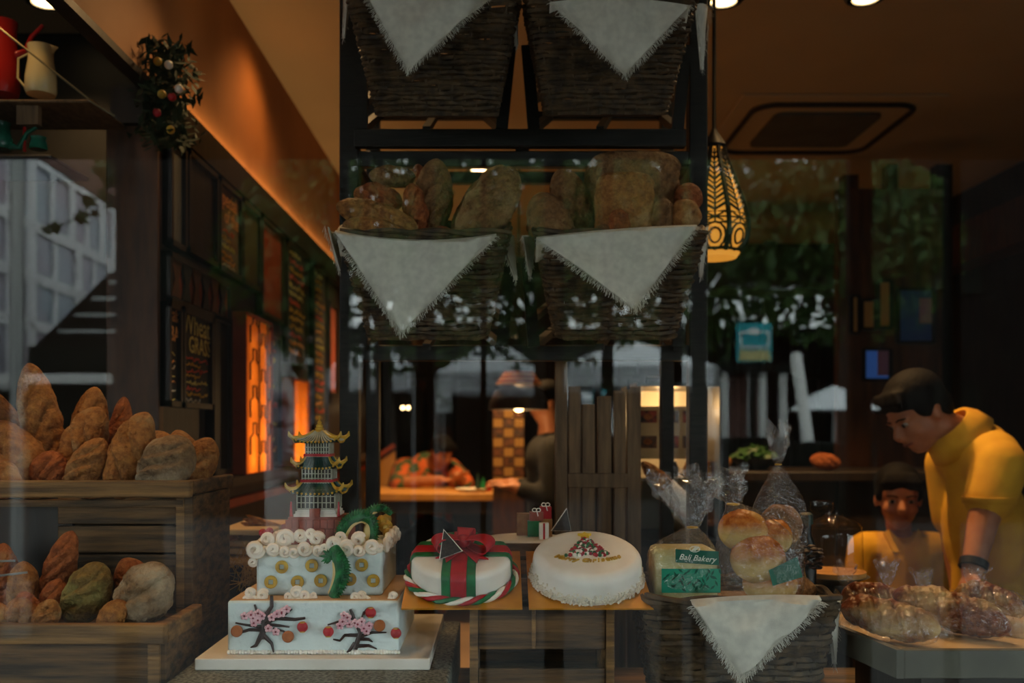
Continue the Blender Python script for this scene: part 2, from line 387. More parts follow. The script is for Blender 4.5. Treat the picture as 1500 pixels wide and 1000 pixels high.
block('street_building', 'long low dark brown building behind the market tents', 440, 1360, 490, 21.5, 'facade_dark')
block('street_building', 'added tall dark building hiding the sky beside the glass-panelled facade', 176, 470, 150, 17, 'facade_dark')  # invented block, keeps the bright sky out of the pane's reflection
block('street_building', 'added tall dark brown building hiding the sky past the white parasol', 1330, 1760, 150, 16, 'facade_dark')  # likewise added, tall enough to cover the mirrored sky on this side
# facade of framed panes (receding to the right)
t = thing('panelled_building', 'brick building with a receding wall of pale framed glass panels', 'building', STREET(80,632,10)*1.0)
def fac(px, z):                     # point on the receding facade plane
    ax,ad,bx_,bd = (38-CX)/F*9, 9.0, (140-CX)/F*10.75, 10.75; k = (px-CX)/F
    s = (k*ad-ax)/((bx_-ax)-k*(bd-ad)); d = ad+(bd-ad)*s; v = STREET(px,0,d); v.z = z; return v
MB().prism([fac(-190,0),fac(178,0),fac(178,6.5),fac(-190,6.5)], (-.6,0,0)).build('wall', 'facade_brick', t, smooth=False)
MB().prism([fac(-190,1.8),fac(177,1.8),fac(177,4.15),fac(-190,4.15)], (.02,0,0)).build('backing', 'facade_dark', t, smooth=False)
rows = ((3.46,4.06),(2.97,3.42),(2.52,2.93),(1.9,2.48))
cols = ((-150,-95),(-90,-35),(-30,32),(38,94),(97,139),(142,172)); cols2 = ((-150,-95),(-90,-35),(-30,32),(38,103),(107,150),(153,176))
for ri,(z0,z1) in enumerate(rows):
    for a,b in (cols if ri==0 else cols2):
        p = MB().prism([fac(a,z0),fac(b,z0),fac(b,z1),fac(a,z1)], (.05,0,0)).build('pane', 'facade_pane', t, smooth=False)
        f = MB()
        for q0,q1 in ((fac(a,z0),fac(b,z0)),(fac(b,z0),fac(b,z1)),(fac(b,z1),fac(a,z1)),(fac(a,z1),fac(a,z0)),(fac((a+b)/2,z0),fac((a+b)/2,z1))):
            f.bar(q0+Vector((.06,0,0)), q1+Vector((.06,0,0)), .06, .04, up=(1,0,0))
        f.build('frame', 'facade_frame', p, smooth=False)
t = thing('dark_stall', 'dark pitched stall roof in front of the panelled building', 'stall', STREET(110,632,8)+Vector((0,0,-1.5)))
MB().prism([STREET(52,505,8),STREET(178,505,8),STREET(178,396,8),STREET(158,400,8)], (0,-1.2,0)).build('roof', 'facade_dark', t, smooth=False)
MB().box(tuple(STREET(40,640,8)+Vector((0,-1,-1.45))), tuple(STREET(178,506,8))).build('wall', 'outer_dark', t, smooth=False)
a = STREET(-8,562,7.9); b = STREET(164,548,7.9)
MB().box((a.x,a.y,a.z),(b.x,a.y+.1,b.z)).build('sill', 'white_paint', t, smooth=False)
for i in range(4):
    q = STREET(85+25*i,485-24*i,7.98); e = STREET(176,485-24*i,7.98)
    MB().bar(q,e,.02,.03).build('batten', 'metal_grey', t, smooth=False)
t = thing('lamp_post', 'pale grey lamp post before the panelled building', 'lamp post', STREET(24,632,7)+Vector((0,0,-1.5)))
c = STREET(24,632,7); MB().tube([(c.x,c.y,0),(c.x,c.y,4.5)],.05,10).build('pole','metal_grey',t)
MB().tube([(c.x,c.y,0),(c.x,c.y,.4)],.1,10).build('base','metal_grey',t)
MB().tube([(c.x,c.y,4.45),(c.x+.3,c.y,4.7),(c.x+.8,c.y,4.75)],.035,8).build('arm','metal_grey',t)
MB().ball((c.x+.9,c.y,4.72),(.2,.1,.06)).build('lamp_head','metal_grey',t)
# vine on the canopy edge
t = thing('hanging_vine', 'green lobed vine leaves hanging from the canopy edge', 'vine', STREET(150,235,4.1))
MB().tube([STREET(172,232,4.1),STREET(160,262,4.1),STREET(140,290,4.1),STREET(115,318,4.1),STREET(75,335,4.1)],.004,5).build('stem','vine_leaf',t)
for px,py,s in ((148,246,24),(160,262,22),(150,285,15),(128,294,15),(162,295,17),(118,318,17),(80,333,15),(68,336,11),(138,312,10),(165,240,18)):
    c = STREET(px,py,4.1+random.uniform(-.05,.05)); rr = S(s,4.1)*.62; ph = random.uniform(0,6.3); n = 15
    MB().prism([c + Vector((math.cos(ph+6.283*k/n)*rr*(1+.28*math.cos(5*6.283*k/n)), .02*math.sin(3*k), math.sin(ph+6.283*k/n)*rr*(1+.28*math.cos(5*6.283*k/n)))) for k in range(n)], (0,.003,0)).build('leaf','vine_leaf',t,smooth=False)
# trees
def tree(px, py, d, rx, rz, n, label, trunkw=.12):
    c = STREET(px,py,d); t = thing('street_tree', label, 'tree', (c.x,c.y,0), 'trees across the street')
    MB().tube([(c.x,c.y,-.05),(c.x+.05,c.y,1.2),(c.x-.04,c.y,c.z)],[trunkw,trunkw*.8,trunkw*.5],9).build('trunk','bark',t)
    b = MB()
    for k in range(6):
        a = random.uniform(0,6.28); b.tube([(c.x,c.y,c.z-rz*.7),(c.x+math.cos(a)*rx*.4,c.y+math.sin(a)*rx*.3,c.z),(c.x+math.cos(a)*rx*.8,c.y+math.sin(a)*rx*.5,c.z+rz*.4)],[.05,.035,.015],6)
    b.build('branches','bark',t)
    l = MB()
    for li in range(int(n*4.6)):
        while True:
            q = Vector((random.uniform(-1,1),random.uniform(-1,1),random.uniform(-1,1)))
            if .1 < q.length < 1 and (li < n*1.9 or q.z > -.25): break
        p = c + Vector((q.x*rx, q.y*rx*.7, q.z*rz)); s = random.uniform(.05,.095)*d/10
        u = Vector((random.gauss(0,1),random.gauss(0,1),random.gauss(0,1))).normalized(); w = u.orthogonal().normalized()
        l.add([p-u*s, p+w*s*.5, p+u*s, p-w*s*.5], [(0,1,2,3)])
    l.build('foliage','leaf',t,smooth=False,kind='stuff')
tree(560,380,8.7,1.56,1.05,1250,'broad leafy tree nearest the panelled building')
tree(790,375,11.6,2.0,1.38,1350,'wide leafy tree over the middle market tents')
tree(1020,370,18,2.9,2.1,1350,'leafy tree between the tents and the turquoise sign')
tree(1235,365,10.7,1.3,1.17,900,'smaller leafy tree above the white parasol')
# market tents
def tent(px0, px1, ytop, yedge, d, label):
    a = STREET(px0,yedge,d); b = STREET(px1,yedge,d); ap = STREET((px0+px1)/2,ytop,d); w = b.x-a.x
    t = thing('market_tent', label, 'tent', ((a.x+b.x)/2,a.y,0), 'white market tents')
    cs = [Vector((a.x,a.y,a.z)),Vector((b.x,a.y,a.z)),Vector((b.x,a.y-w,a.z)),Vector((a.x,a.y-w,a.z))]; top = Vector((ap.x,a.y-w/2,ap.z+.25))
    MB().add(cs+[top], [(0,1,4),(1,2,4),(2,3,4),(3,0,4)]).build('canopy','tent_white',t,smooth=False,solid=.01)
    m = MB()
    for i in range(4): m.bar(cs[i]-Vector((0,0,.14)), cs[(i+1)%4]-Vector((0,0,.14)), .012, .28)
    m.build('valance','tent_white',t,smooth=False)
    for q in cs: MB().bar((q.x,q.y,-.02),(q.x,q.y,q.z),.05,.05).build('leg','metal_grey',t,smooth=False)
tent(478,606,512,540,13,'white market tent beside the tall dark building')
tent(640,800,510,545,13,'white market tent in the middle of the row')
tent(822,1050,512,536,13.5,'widest white market tent near the turquoise sign')
# turquoise sign, poles, parasol, kiosk
t = thing('turquoise_sign', 'turquoise and tan square sign on a post', 'sign', STREET(1105,632,9)+Vector((0,0,-1.5)))
a = STREET(1080,530,9); b = STREET(1131,473,9)
MB().box((a.x,a.y-.04,a.z),(b.x,a.y,b.z)).build('panel','teal_sign',t,smooth=False)
q0 = STREET(1083,528,9); q1 = STREET(1128,513,9); MB().box((q0.x,a.y,q0.z),(q1.x,a.y+.01,q1.z)).build('lower_band','sign_tan',t,smooth=False)
m = MB(); q0 = STREET(1085,508,9); q1 = STREET(1126,486,9)
for e in (((q0.x,q0.z),(q1.x,q0.z)),((q1.x,q0.z),(q1.x,q1.z)),((q1.x,q1.z),(q0.x,q1.z)),((q0.x,q1.z),(q0.x,q0.z))): m.bar((e[0][0],a.y+.005,e[0][1]),(e[1][0],a.y+.005,e[1][1]),.015,.015)
m.build('border','white_paint',t,smooth=False)
m = MB(); c = STREET(1105,490,9)
for k in range(5):
    an = R(30+30*k); m.ball((c.x+math.cos(an)*.04,a.y+.006,c.z+math.sin(an)*.04),(.016,.004,.03),8,6,Matrix.Rotation(-(an-R(90)),3,'Y'))
m.build('emblem','white_paint',t)
MB().tube([(c.x,a.y-.06,-.02),(c.x,a.y-.06,b.z)],.03,8).build('post','outer_dark',t)
def pole(name,label,cat,p,q,r): 
    o = MB().tube([p,q],r,8).build(name,'white_paint'); tag(o,label,cat); return o
a = STREET(1148,648,8.1); b = STREET(1262,648,8.1)
o = MB().box((a.x,a.y-.35,0),(b.x,a.y+.35,a.z)).build('planter_wall','outer_dark',bevel=.01); tag(o,'low dark planter wall under the leaning white pole','planter')
g = STREET(1184,647,8); pole('leaning_pole','white pole leaning on the low planter wall','pole',Vector((g.x,g.y,a.z+.001)),STREET(1166,518,8.2),.05)
t = thing('kiosk', 'small kiosk with white pillars and warm wooden counter', 'kiosk', STREET(1100,632,14)+Vector((0,0,-1.5)))
a = STREET(1058,640,14); b = STREET(1150,545,14)
MB().box((a.x,a.y-1.2,0),(b.x,a.y-1.1,b.z)).build('back_wall','facade_brick',t,smooth=False)
MB().box((a.x-.1,a.y-1.3,b.z),(b.x+.1,a.y+.1,b.z+.12)).build('roof','outer_dark',t,smooth=False)
MB().box((a.x,a.y+.01,0),(b.x,a.y+.3,1.42)).build('counter','outer_dark',t,smooth=False)
for px in (1062,1102,1118,1148):
    x = STREET(px,0,14).x; MB().box((x-.05,a.y-.1,0),(x+.05,a.y,b.z)).build('pillar','white_paint',t,smooth=False)
t = thing('parasol', 'white street parasol beside the leaning pole', 'parasol', STREET(1222,632,9)+Vector((0,0,-1.5)))
c = STREET(1222,570,9); MB().lathe((c.x,c.y,0),[(.42,c.z-.2),(.2,c.z-.05),(.01,c.z+.03)],10,cap=False).build('canopy','tent_white',t,smooth=False,solid=.008)
MB().tube([(c.x,c.y,-.02),(c.x,c.y,c.z)],.02,8).build('pole','metal_grey',t)
for k in range(8):
    an = k*math.pi/4; MB().tube([(c.x,c.y,c.z-.06),(c.x+.4*math.cos(an),c.y+.4*math.sin(an),c.z-.2)],.006,5).build('rib','metal_grey',t)
t = thing('white_stall', 'small white stall with a green shrub at its side', 'stall', STREET(408,632,12)+Vector((0,0,-1.5)))
a = STREET(388,690,12); b = STREET(436,500,12)
MB().box((a.x,a.y-1,0),(b.x,a.y,b.z)).build('wall','white_paint',t,smooth=False)
MB().box((a.x-.1,a.y-1.1,b.z),(b.x+.1,a.y+.15,b.z+.1)).build('roof','facade_brick',t,smooth=False)
MB().box((a.x+.1,a.y,.9),(b.x-.12,a.y+.02,2.0)).build('hatch','facade_pane',t,smooth=False)
c = STREET(440,560,10); t = thing('bamboo_shrub','slender green shrub beside the white stall','shrub',(c.x,c.y,0))
l = MB()
for _ in range(260):
    p = Vector((c.x+random.gauss(0,.09),c.y+random.gauss(0,.09),random.uniform(.9,3.0))); s = random.uniform(.06,.12)
    u = Vector((random.gauss(0,.6),random.gauss(0,.6),random.gauss(.3,1))).normalized(); w = u.orthogonal().normalized(); l.add([p-u*s,p+w*s*.35,p+u*s,p-w*s*.35],[(0,1,2,3)])
l.build('foliage','vine_leaf',t,smooth=False,kind='stuff')
MB().tube([(c.x,c.y,-.02),(c.x,c.y,2.8)],.03,6).build('stem','bark',t)
# ================================================================ lamps on the ceiling
def downlight(px, py, label, power=26, spot=110, x=None, y=None, tilt=0):
    d = (CE-EYE)*F/(CY-py) if x is None else y
    c = P(px,py,d) if x is None else Vector((x,y,CE)); c.z = CE
    t = thing('downlight', label, 'ceiling lamp', c, 'recessed ceiling downlights')
    MB().lathe(c,[(.062,-.012),(.07,-.006),(.07,0),(.045,0),(.045,-.012)],24,cap=False).build('ring','metal_grey',t)
    MB().ball(c+Vector((0,0,-.004)),(.044,.044,.014),16,8).build('bulb','downlight_bulb',t)
    lamp('downlight_beam','SPOT',c+Vector((0,0,-.03)),power,WARM,t,.04,R(spot),.8,(R(tilt),0,0))
m = mat('downlight_bulb',(1,.8,.5),.3,emit=(1,.68,.32,9.0))
downlight(1060,-2,'bright round downlight beside the fold of the top basket cloth',140)
downlight(1268,-6,'round downlight above the air conditioner corner',50)
downlight(701,246,'round downlight seen between rack rail and bread',230)
downlight(66,0,'round downlight over the jug shelf',30)
downlight(0,0,'round downlight above the wooden bread crates',42,62,-.92,1.5)
downlight(0,0,'round downlight behind the bread crates',34,80,-.62,2.9,-36)
downlight(0,0,'round downlight behind the bagged breads',30,80,.95,2.9,-36)
downlight(0,0,'round downlight above the jug alcove',10,80,-1.3,2.3)
downlight(0,0,'round downlight above the cakes',17,54,.25,1.45)
downlight(0,0,'round downlight above the man and boy',11,100,.85,2.5)
downlight(0,0,'round downlight above the dining table',85,80,-.35,6.0)
lamp('wall_washer','SPOT',(LX+.32,3.6,CE-.05),11,(1,.45,.13),None,.05,R(120),.9,(0,R(28),0))
# ceiling air conditioner
c = P(1190,185,4.7); c.z = CE
t = thing('air_conditioner', 'square ceiling cassette air conditioner with rounded grille', 'air conditioner', c)
MB().box((c.x-.46,c.y-.46,CE-.012),(c.x+.46,c.y+.46,CE)).build('panel','ceiling_paint',t,bevel=.005)
def rr(cx,cy,w,h,r,n=6):
    return [Vector((cx+sx*(w-r)+r*math.cos(a),cy+sy*(h-r)+r*math.sin(a),0)) for sx,sy,a0 in ((1,1,0),(-1,1,90),(-1,-1,180),(1,-1,270)) for a in [R(a0+90*k/n) for k in range(n+1)]]
MB().tube([v+Vector((0,0,CE-.02)) for v in rr(c.x,c.y,.37,.37,.1)],.013,6,True).build('vent_slot','dark_wood',t)
MB().prism([v+Vector((0,0,CE-.03)) for v in rr(c.x,c.y,.25,.25,.04)],(0,0,.02)).build('grille','grey_panel',t)
# ================================================================ left wall boards
def wd(px): return -LX*F/(CX-px)
def wz(py,d): return EYE+(CY-py)*d/F
def wallboard(name,label,cat,p0,p1,z0,z1,m,frame='dark_wood',proud=.02):
    y0,y1 = wd(p0),wd(p1); t = thing(name,label,cat,(LX,(y0+y1)/2,z0))
    MB().box((LX,y0,z0),(LX+proud,y1,z1)).build('panel',m,t,smooth=False)
    if frame:
        w = .016
        for a,b in (((y0,z0),(y1,z0+w)),((y0,z1-w),(y1,z1)),((y0,z0),(y0+w,z1)),((y1-w,z0),(y1,z1))):
            MB().box((LX,a[0],a[1]),(LX+proud+.012,b[0],b[1])).build('frame_bar',frame,t,smooth=False)
    return t,y0,y1
def WM(y,z): return frame3((LX+.0215,y,z),(0,1,0),(0,0,1))
def scribble(t,m,y0,y1,z,h):
    b = MB(); pts = []; n = max(6,int((y1-y0)/.009))
    for i in range(n): pts.append((LX+.0215,y0+(y1-y0)*i/n+random.uniform(-.002,.002),z+random.choice((0,.3,.6,1))*h*random.uniform(.7,1)))
    b.tube(pts,.0016,4); b.build('chalk_line',m,t,smooth=False)
wallboard('wall_panel','narrow grey panel beside the brown pillar','panel',235,259,2.02,2.33,'grey_panel')
wallboard('wall_panel','dark brown panel beside the special board','panel',262,307,2.03,2.33,'dark_wood')
t,y0,y1 = wallboard('special_board','tall brown chalkboard headed Special of the in orange','chalkboard',309,343,2.03,2.33,'brown_board')
text('Special',.075,'chalk_orange',t,WM(y0+.02,2.255)); text('of the',.07,'chalk_orange',t,WM(y0+.08,2.2))
for z,m in ((2.165,'chalk_red'),(2.14,'chalk_gold'),(2.115,'chalk_yellow'),(2.085,'chalk_orange'),(2.065,'chalk_orange'),(2.05,'chalk_white')): scribble(t,m,y0+.03,y1-random.uniform(.03,.12),z,.016)
wallboard('wall_panel','olive green panel right after the special board','panel',344,371,2.03,2.33,'olive_panel')
wallboard('wall_panel','tall reddish panel with an orange lit top edge','panel',373,406,1.95,2.33,'red_panel')
t,y0,y1 = wallboard('carved_panel','wide red panel of upright cut-out shapes','panel',233,326,1.86,2.0,'red_panel')
for i in range(6):
    y = y0+.03+(y1-y0-.06)*i/6; MB().prism([(LX+.02,y,1.88),(LX+.02,y+.07,1.88),(LX+.02,y+.05,1.93),(LX+.02,y+.08,1.985),(LX+.02,y-.01,1.985),(LX+.02,y+.02,1.93)],(.008,0,0)).build('cutout','black_wood' if i%2 else 'brown_wood',t,smooth=False)
t,y0,y1 = wallboard('salad_board','black chalkboard column lettered Salad bar','chalkboard',232,252,1.57,1.86,'chalkboard')
text('Salad',.062,'chalk_orange',t,WM(y0+.02,1.81)); text('BAR',.062,'chalk_orange',t,WM(y0+.03,1.755))
for k in range(7): scribble(t,('chalk_yellow','chalk_orange','chalk_white')[k%3],y0+.02,y1-.03,1.715-.021*k,.014)
t,y0,y1 = wallboard('wheatgrass_board','black chalkboard with yellow Wheat Grass heading and red lines','chalkboard',254,299,1.57,1.86,'chalkboard')
text('Wheat',.092,'chalk_yellow',t,WM(y0+.02,1.79)); text('GRASS',.072,'chalk_yellow',t,WM(y0+.07,1.735))
for k,m in enumerate(('chalk_red','chalk_gold','chalk_red','chalk_gold','chalk_yellow','chalk_red','chalk_gold','chalk_white')): scribble(t,m,y0+.02,y1-(.03 if k%2==0 else .1),1.71-.0175*k,.014)
wallboard('wall_panel','black panel between wheatgrass board and lattice lantern','panel',300,327,1.36,1.88,'black_wood')
def lantern(p0,p1,z0,z1,label,lattice,power):
    y0,y1 = wd(p0),wd(p1); t = thing('wall_lantern',label,'lantern',(LX,(y0+y1)/2,z0)); D = .07
    h = MB().box((LX,y0,z0),(LX+.004,y1,z1)).box((LX,y0-.01,z0),(LX+D+.008,y0,z1)).box((LX,y1,z0),(LX+D+.008,y1+.01,z1)).box((LX,y0,z1),(LX+D+.008,y1,z1+.01)).box((LX,y0,z0-.003),(LX+D+.008,y1,z0))
    h.build('housing','red_panel',t,smooth=False)
    MB().box((LX+D,y0,z0),(LX+D+.001,y1,z1)).build('paper','lantern_paper',t,smooth=False)
    if lattice:
        nc = 3; w = (y1-y0)/nc; hh = .13
        for c in range(nc+1):
            for r in range(6):
                zb = z0 - hh/2*(c%2) + r*hh; yc = y0+w*c; pts = []
                for dy,dz in ((-.5,0),(-.5,.45),(-.2,.55),(-.2,.85),(0,.85)): pts.append((dy,dz))
                pts = pts + [(-a,b) for a,b in pts[-2::-1]]
                q = [(LX+D+.004,min(max(yc+a*w,y0),y1),min(max(zb+b*hh,z0),z1)) for a,b in pts]
                if q[0][2] >= z1-.02 or q[3][2]<=z0+.005: continue
                MB().tube(q,.0035,4).build('lattice_piece','black_wood',t,smooth=False)
    for fz,fp in ((.08,.34),(.26,.24),(.45,.17),(.64,.13),(.83,.10)):
        for fy in (.3,.7): lamp('lantern_bulb','POINT',(LX+.018,y0+(y1-y0)*fy,z0+(z1-z0)*fz),power*fp*.6,(1,.40,.07),t,.012)
m = bpy.data.materials.new('lantern_paper'); m.use_nodes = True; MATS['lantern_paper'] = m; nt = m.node_tree; nt.nodes.clear()
o_ = nt.nodes.new('ShaderNodeOutputMaterial'); tl = nt.nodes.new('ShaderNodeBsdfTranslucent'); tl.inputs[0].default_value = (.85,.62,.35,1); nt.links.new(tl.outputs[0],o_.inputs[0])
lantern(328,369,1.355,1.9,'wall lantern with glowing orange paper behind bottle-shaped lattice',True,1.3)
lantern(404,429,1.355,1.72,'plain wall lantern of glowing orange paper without lattice',False,1.1)
def menu(p0,p1,z0,z1,label):
    t,y0,y1 = wallboard('menu_board',label,'menu board',p0,p1,z0,z1,'menu_ground')
    z = z1-.05
    while z > z0+.04:
        scribble(t,random.choice(('chalk_yellow','chalk_gold','chalk_orange','chalk_red')),y0+.03,y1-random.uniform(.03,.14),z,.024); z -= .036
menu(372,402,1.36,1.9,'menu board of yellow lines between the two lanterns')
menu(412,442,1.8,2.33,'menu board of yellow lines above the plain lantern')
menu(452,472,1.5,2.33,'long menu board after the plain lantern')
wallboard('wall_panel','slim orange panel at the end of the menu wall','panel',475,487,1.7,2.2,'red_panel')
# garland on the pillar
c = P(243,130,2.55); t = thing('garland','dark evergreen garland with small baubles on the pillar top','garland',(c.x,c.y,c.z-.15))
l = MB()
for _ in range(900):
    p = c+Vector((random.gauss(0,.035),random.gauss(0,.03),random.uniform(-.15,.12))); s = random.uniform(.012,.026); u = Vector((random.gauss(0,1),random.gauss(0,1),random.gauss(-.3,1))).normalized(); w = u.orthogonal().normalized()
    l.add([p-u*s,p+w*s*.3,p+u*s,p-w*s*.3],[(0,1,2,3)])
l.build('needles','garland',t,smooth=False,kind='stuff')
for px,py,m in ((231,90,'gold_icing'),(247,95,'white_icing'),(237,138,'gold_icing'),(262,130,'white_icing'),(230,165,'red_icing'),(252,142,'red_icing'),(250,190,'gold_icing')):
    MB().ball(P(px,py,2.48),.011,12,8).build('bauble',m,t)
# jug shelf upper left
D = 2.4; a = P(-60,145,D); b = P(136,150,D)
t = thing('jug_shelf','pale narrow hanging shelf with a wire brace','shelf',(a.x,D,a.z))
MB().box((a.x,D,b.z),(b.x,D+.22,a.z)).build('board','slat_wood',t,bevel=.003)
MB().box((P(18,0,D).x,D+.02,P(0,178,D).z),(P(50,0,D).x,D+.04,a.z-.004)).build('bracket','slat_wood',t,smooth=False)
MB().tube([P(-40,10,D-.01),P(136,150,D-.01),P(168,170,D)],.003,6).build('wire','wire',t)
MB().tube([P(36,148,D+.1),P(36,222,D+.1)],.004,6).build('rod','red_enamel',t)
def jug(name,label,cx,ytop,ybot,w,m,lip=True,handle=1,spout=None,d=2.5):
    zb = P(0,ybot,d).z; zt = P(0,ytop,d).z; x = P(cx,0,d).x; r = S(w/2,d); h = zt-zb
    t = thing(name,label,name.split('_')[-1],(x,d,zb))
    MB().lathe((x,d,zb),[(r*.9,0),(r,h*.08),(r*.98,h*.35),(r*.8,h*.7),(r*.78,h*.85),(r*.86,h),(r*.82,h),(r*.74,h*.85),(r*.7,h*.3)],28).build('body',m,t)
    if lip: MB().add([(x+r*.7,d-.015,zb+h),(x+r*1.15,d,zb+h*.98),(x+r*.7,d+.015,zb+h),(x+r*.72,d,zb+h*.84)],[(0,1,3),(1,2,3)]).build('lip',m,t,solid=.002)
    if handle: MB().tube([(x-r*.75,d,zb+h*.86),(x-r*1.5,d,zb+h*.75),(x-r*1.55,d,zb+h*.35),(x-r*.95,d,zb+h*.12)],r*.07,8).build('handle',m,t)
    if spout: MB().tube(spout,[.012,.008,.006,.005],8).build('spout',m,t)
shelf_d = 2.51
jug('cream_jug','cream enamel jug with a pouring lip on the shelf',60,68,139,44,'cream_enamel')
jug('red_can','red enamel watering can with thin spout on the shelf',5,32,139,46,'red_enamel',False,0,[P(22,82,2.57),P(38,75,2.57),P(46,55,2.57),P(63,37,2.57)],2.57)
t = thing('lower_shelf','dark lower shelf under the jug shelf','shelf',P(-60,225,D)); a = P(-60,226,D); b = P(75,232,D)
MB().box((a.x,D,b.z),(b.x,D+.22,a.z)).build('board','dark_wood',t,bevel=.003)
jug('green_can','green enamel watering can with curved spout on the lower shelf',0,180,219,36,'green_enamel',False,0,[P(16,214,2.5),P(28,216,2.5),P(40,195,2.5),P(54,186,2.5)])
jug('teal_pot','small green enamel pot beside the green watering can',56,201,219,26,'green_enamel',False,0)
# ================================================================ loaves
def loaf(label, A, B, w, m='crust', slashes=3, flat=.8, pw=2.3, sq=1.0, floor=None, group=None, name='bread_loaf', cat='bread', bend=0.0, nz=.07, face=(0,-1,.45), parent=None, slant=.4, nu=76, nv=64, ex=.6):
    A = Vector(A); B = Vector(B); t = (B-A); L = t.length; t.normalize()
    n = Vector(face); n = (n - t*n.dot(t)).normalized(); s = t.cross(n)
    sd = Vector((random.uniform(0,50),random.uniform(0,50),random.uniform(0,50)))
    mb = MB()
    def fn(i, j):
        th = 2*math.pi*i; u = .003+.994*j
        r = max(0,(1-abs(2*u-1)**pw))**(ex if pw>2 and pw<5 else .5)
        c, q = math.cos(th), math.sin(th)
        cc = math.copysign(abs(c)**sq, c); qq = math.copysign(abs(q)**sq, q)
        k = 1.0
        p = A + t*L*u
        k += nz*1.6*mnoise.noise(sd + Vector((u*3*L/w, c*1.2, q*1.2))) + nz*.7*mnoise.noise(sd + Vector((u*7*L/w, c*4, q*4))) + nz*.45*mnoise.noise(sd + Vector((u*16*L/w, c*9, q*9)))
        if slashes and q > .05:
            g = 0
            for a in range(slashes):
                uc = (a+1)/(slashes+1); fi = math.copysign(R(24+30*abs(slant)),slant); bb = (u-uc)*L/w*2; e = (bb*math.sin(fi)-c*math.cos(fi))*.5 if abs(slant)>.3 else (bb-c*slant*2)*.5
                if abs(bb) > 1.15: continue
                g += -.22*math.exp(-(e/.065)**2) + .10*math.exp(-((e-.15)/.09)**2) + .05*math.exp(-((e+.15)/.09)**2)
            k += g*min(1,q*1.8)*(1-abs(c)**3)
        off = n*bend*w*math.sin(math.pi*u) 
        return p + off + (s*cc*w/2 + n*qq*w/2*flat)*r*k
    mb.grid(fn, nv, nu, wrap=True)
    W = nv; mb.f += [tuple(range(W-1,-1,-1)), tuple(nu*W+k for k in range(W))]
    if floor is not None:
        dz = floor + .0005 - min(v.z for v in mb.v)
        for v in mb.v: v.z += dz
    o = mb.build(name, m, parent)
    if parent is None: tag(o, label, cat, group)
    return o
def LP(label, x0,y0,x1,y1,w,d,**k):
    d2 = k.pop('d2', d)
    return loaf(label, P(x0,y0,d), P(x1,y1,d2), S(w,(d+d2)/2), **k)
# ================================================================ counter
t = thing('display_counter','dark wooden display counter running behind the window','counter',(0.1,1.7,FL))
MB().box((-1.25,1.28,.965),(1.6,2.03,1.0)).build('worktop','dark_crate_wood',t,bevel=.004)
for k in range(10):
    x0 = -1.24+k*.284; MB().box((x0,1.31,FL),(x0+.278,1.335,.965)).build('front_plank','dark_wood',t,bevel=.003)
MB().box((-1.24,1.335,FL),(-1.2,2.0,.965)).build('side','dark_wood',t,smooth=False); MB().box((1.56,1.335,FL),(1.6,2.0,.965)).build('side','dark_wood',t,smooth=False)
o = MB().box((-.533,1.52,1.0005),(-.083,2.02,1.10)).build('stone_block','stone',bevel=.004); tag(o,'speckled grey stone slab under the tiered cake','stone slab')
# ================================================================ stepped bread crates
t = thing('stepped_bread_crate','two-step weathered wooden crate holding the loaves','crate',(-.9,1.75,1.0005))
xr = -.539; xl = -1.16
UX = -.5625
z0 = 1.0005
MB().box((xl,1.555,z0),(xr-.004,1.575,1.165)).build('lower_front','dark_crate_wood',t,bevel=.002)
MB().box((xr-.032,1.548,z0),(xr-.012,1.556,1.16)).build('corner_post','crate_wood',t,bevel=.002)
MB().box((xl,1.535,1.158),(xr,1.555,1.19)).build('lower_rail','crate_wood',t,bevel=.003)
MB().box((xr-.02,1.556,1.156),(xr,1.735,1.188)).build('side_rail','crate_wood',t,bevel=.003)
MB().box((xr-.022,1.575,z0),(xr-.006,1.735,1.156)).build('side_panel','dark_crate_wood',t,bevel=.002)
MB().box((xl,1.575,1.15),(xr-.022,1.78,1.163)).build('lower_shelf','dark_crate_wood',t,smooth=False)
MB().box((xl,1.735,1.38),(UX,1.755,1.411)).build('upper_rail','crate_wood',t,bevel=.003)
for k in range(4):
    a = 1.17+.053*k; MB().box((-.82,1.772,a),(UX-.028,1.782,a+.049)).build('back_slat','dark_crate_wood',t,bevel=.002)
MB().box((xl,1.79,1.165),(-.8,1.80,1.38)).build('back_board','dark_wood',t,smooth=False)
MB().box((UX-.034,1.758,1.16),(UX-.016,1.772,1.382)).build('corner_post','crate_wood',t,bevel=.002)
MB().box((UX-.018,1.757,z0),(UX-.002,2.0,1.382)).build('upper_side','dark_crate_wood',t,bevel=.002)
MB().box((UX-.02,1.757,1.384),(UX,2.02,1.41)).build('upper_side_rail','dark_crate_wood',t,bevel=.003)
MB().box((xl,1.756,1.362),(UX-.02,2.02,1.374)).build('upper_shelf','dark_crate_wood',t,smooth=False)
MB().box((xl,2.005,z0),(UX-.02,2.02,1.40)).build('rear_board','dark_crate_wood',t,smooth=False)
UF = 1.374; LF = 1.163; gu = 'loaves in the upper crate'; gl = 'loaves in the lower crate'
U = dict(floor=UF, group=gu)
LP('tall torpedo loaf standing highest in the upper crate',42,508,82,700,58,1.93,m='crust',slashes=3,slant=.5,**U)
LP('pointed loaf standing behind the round loaf in the upper crate',-25,535,35,690,62,1.97,m='crust',slashes=2,**U)
LP('round brown loaf bulging at the crate wall in front of the tall loaf',-40,600,60,690,95,1.86,m='crust',slashes=1,pw=2.2,**U)
LP('small pale loaf tucked before the round brown loaf',-20,640,22,690,50,1.80,m='crust',slashes=0,pw=2.4,**U)
LP('pale-topped loaf rising behind the scored batard',140,535,118,690,56,1.98,m='crust',slashes=2,**U)
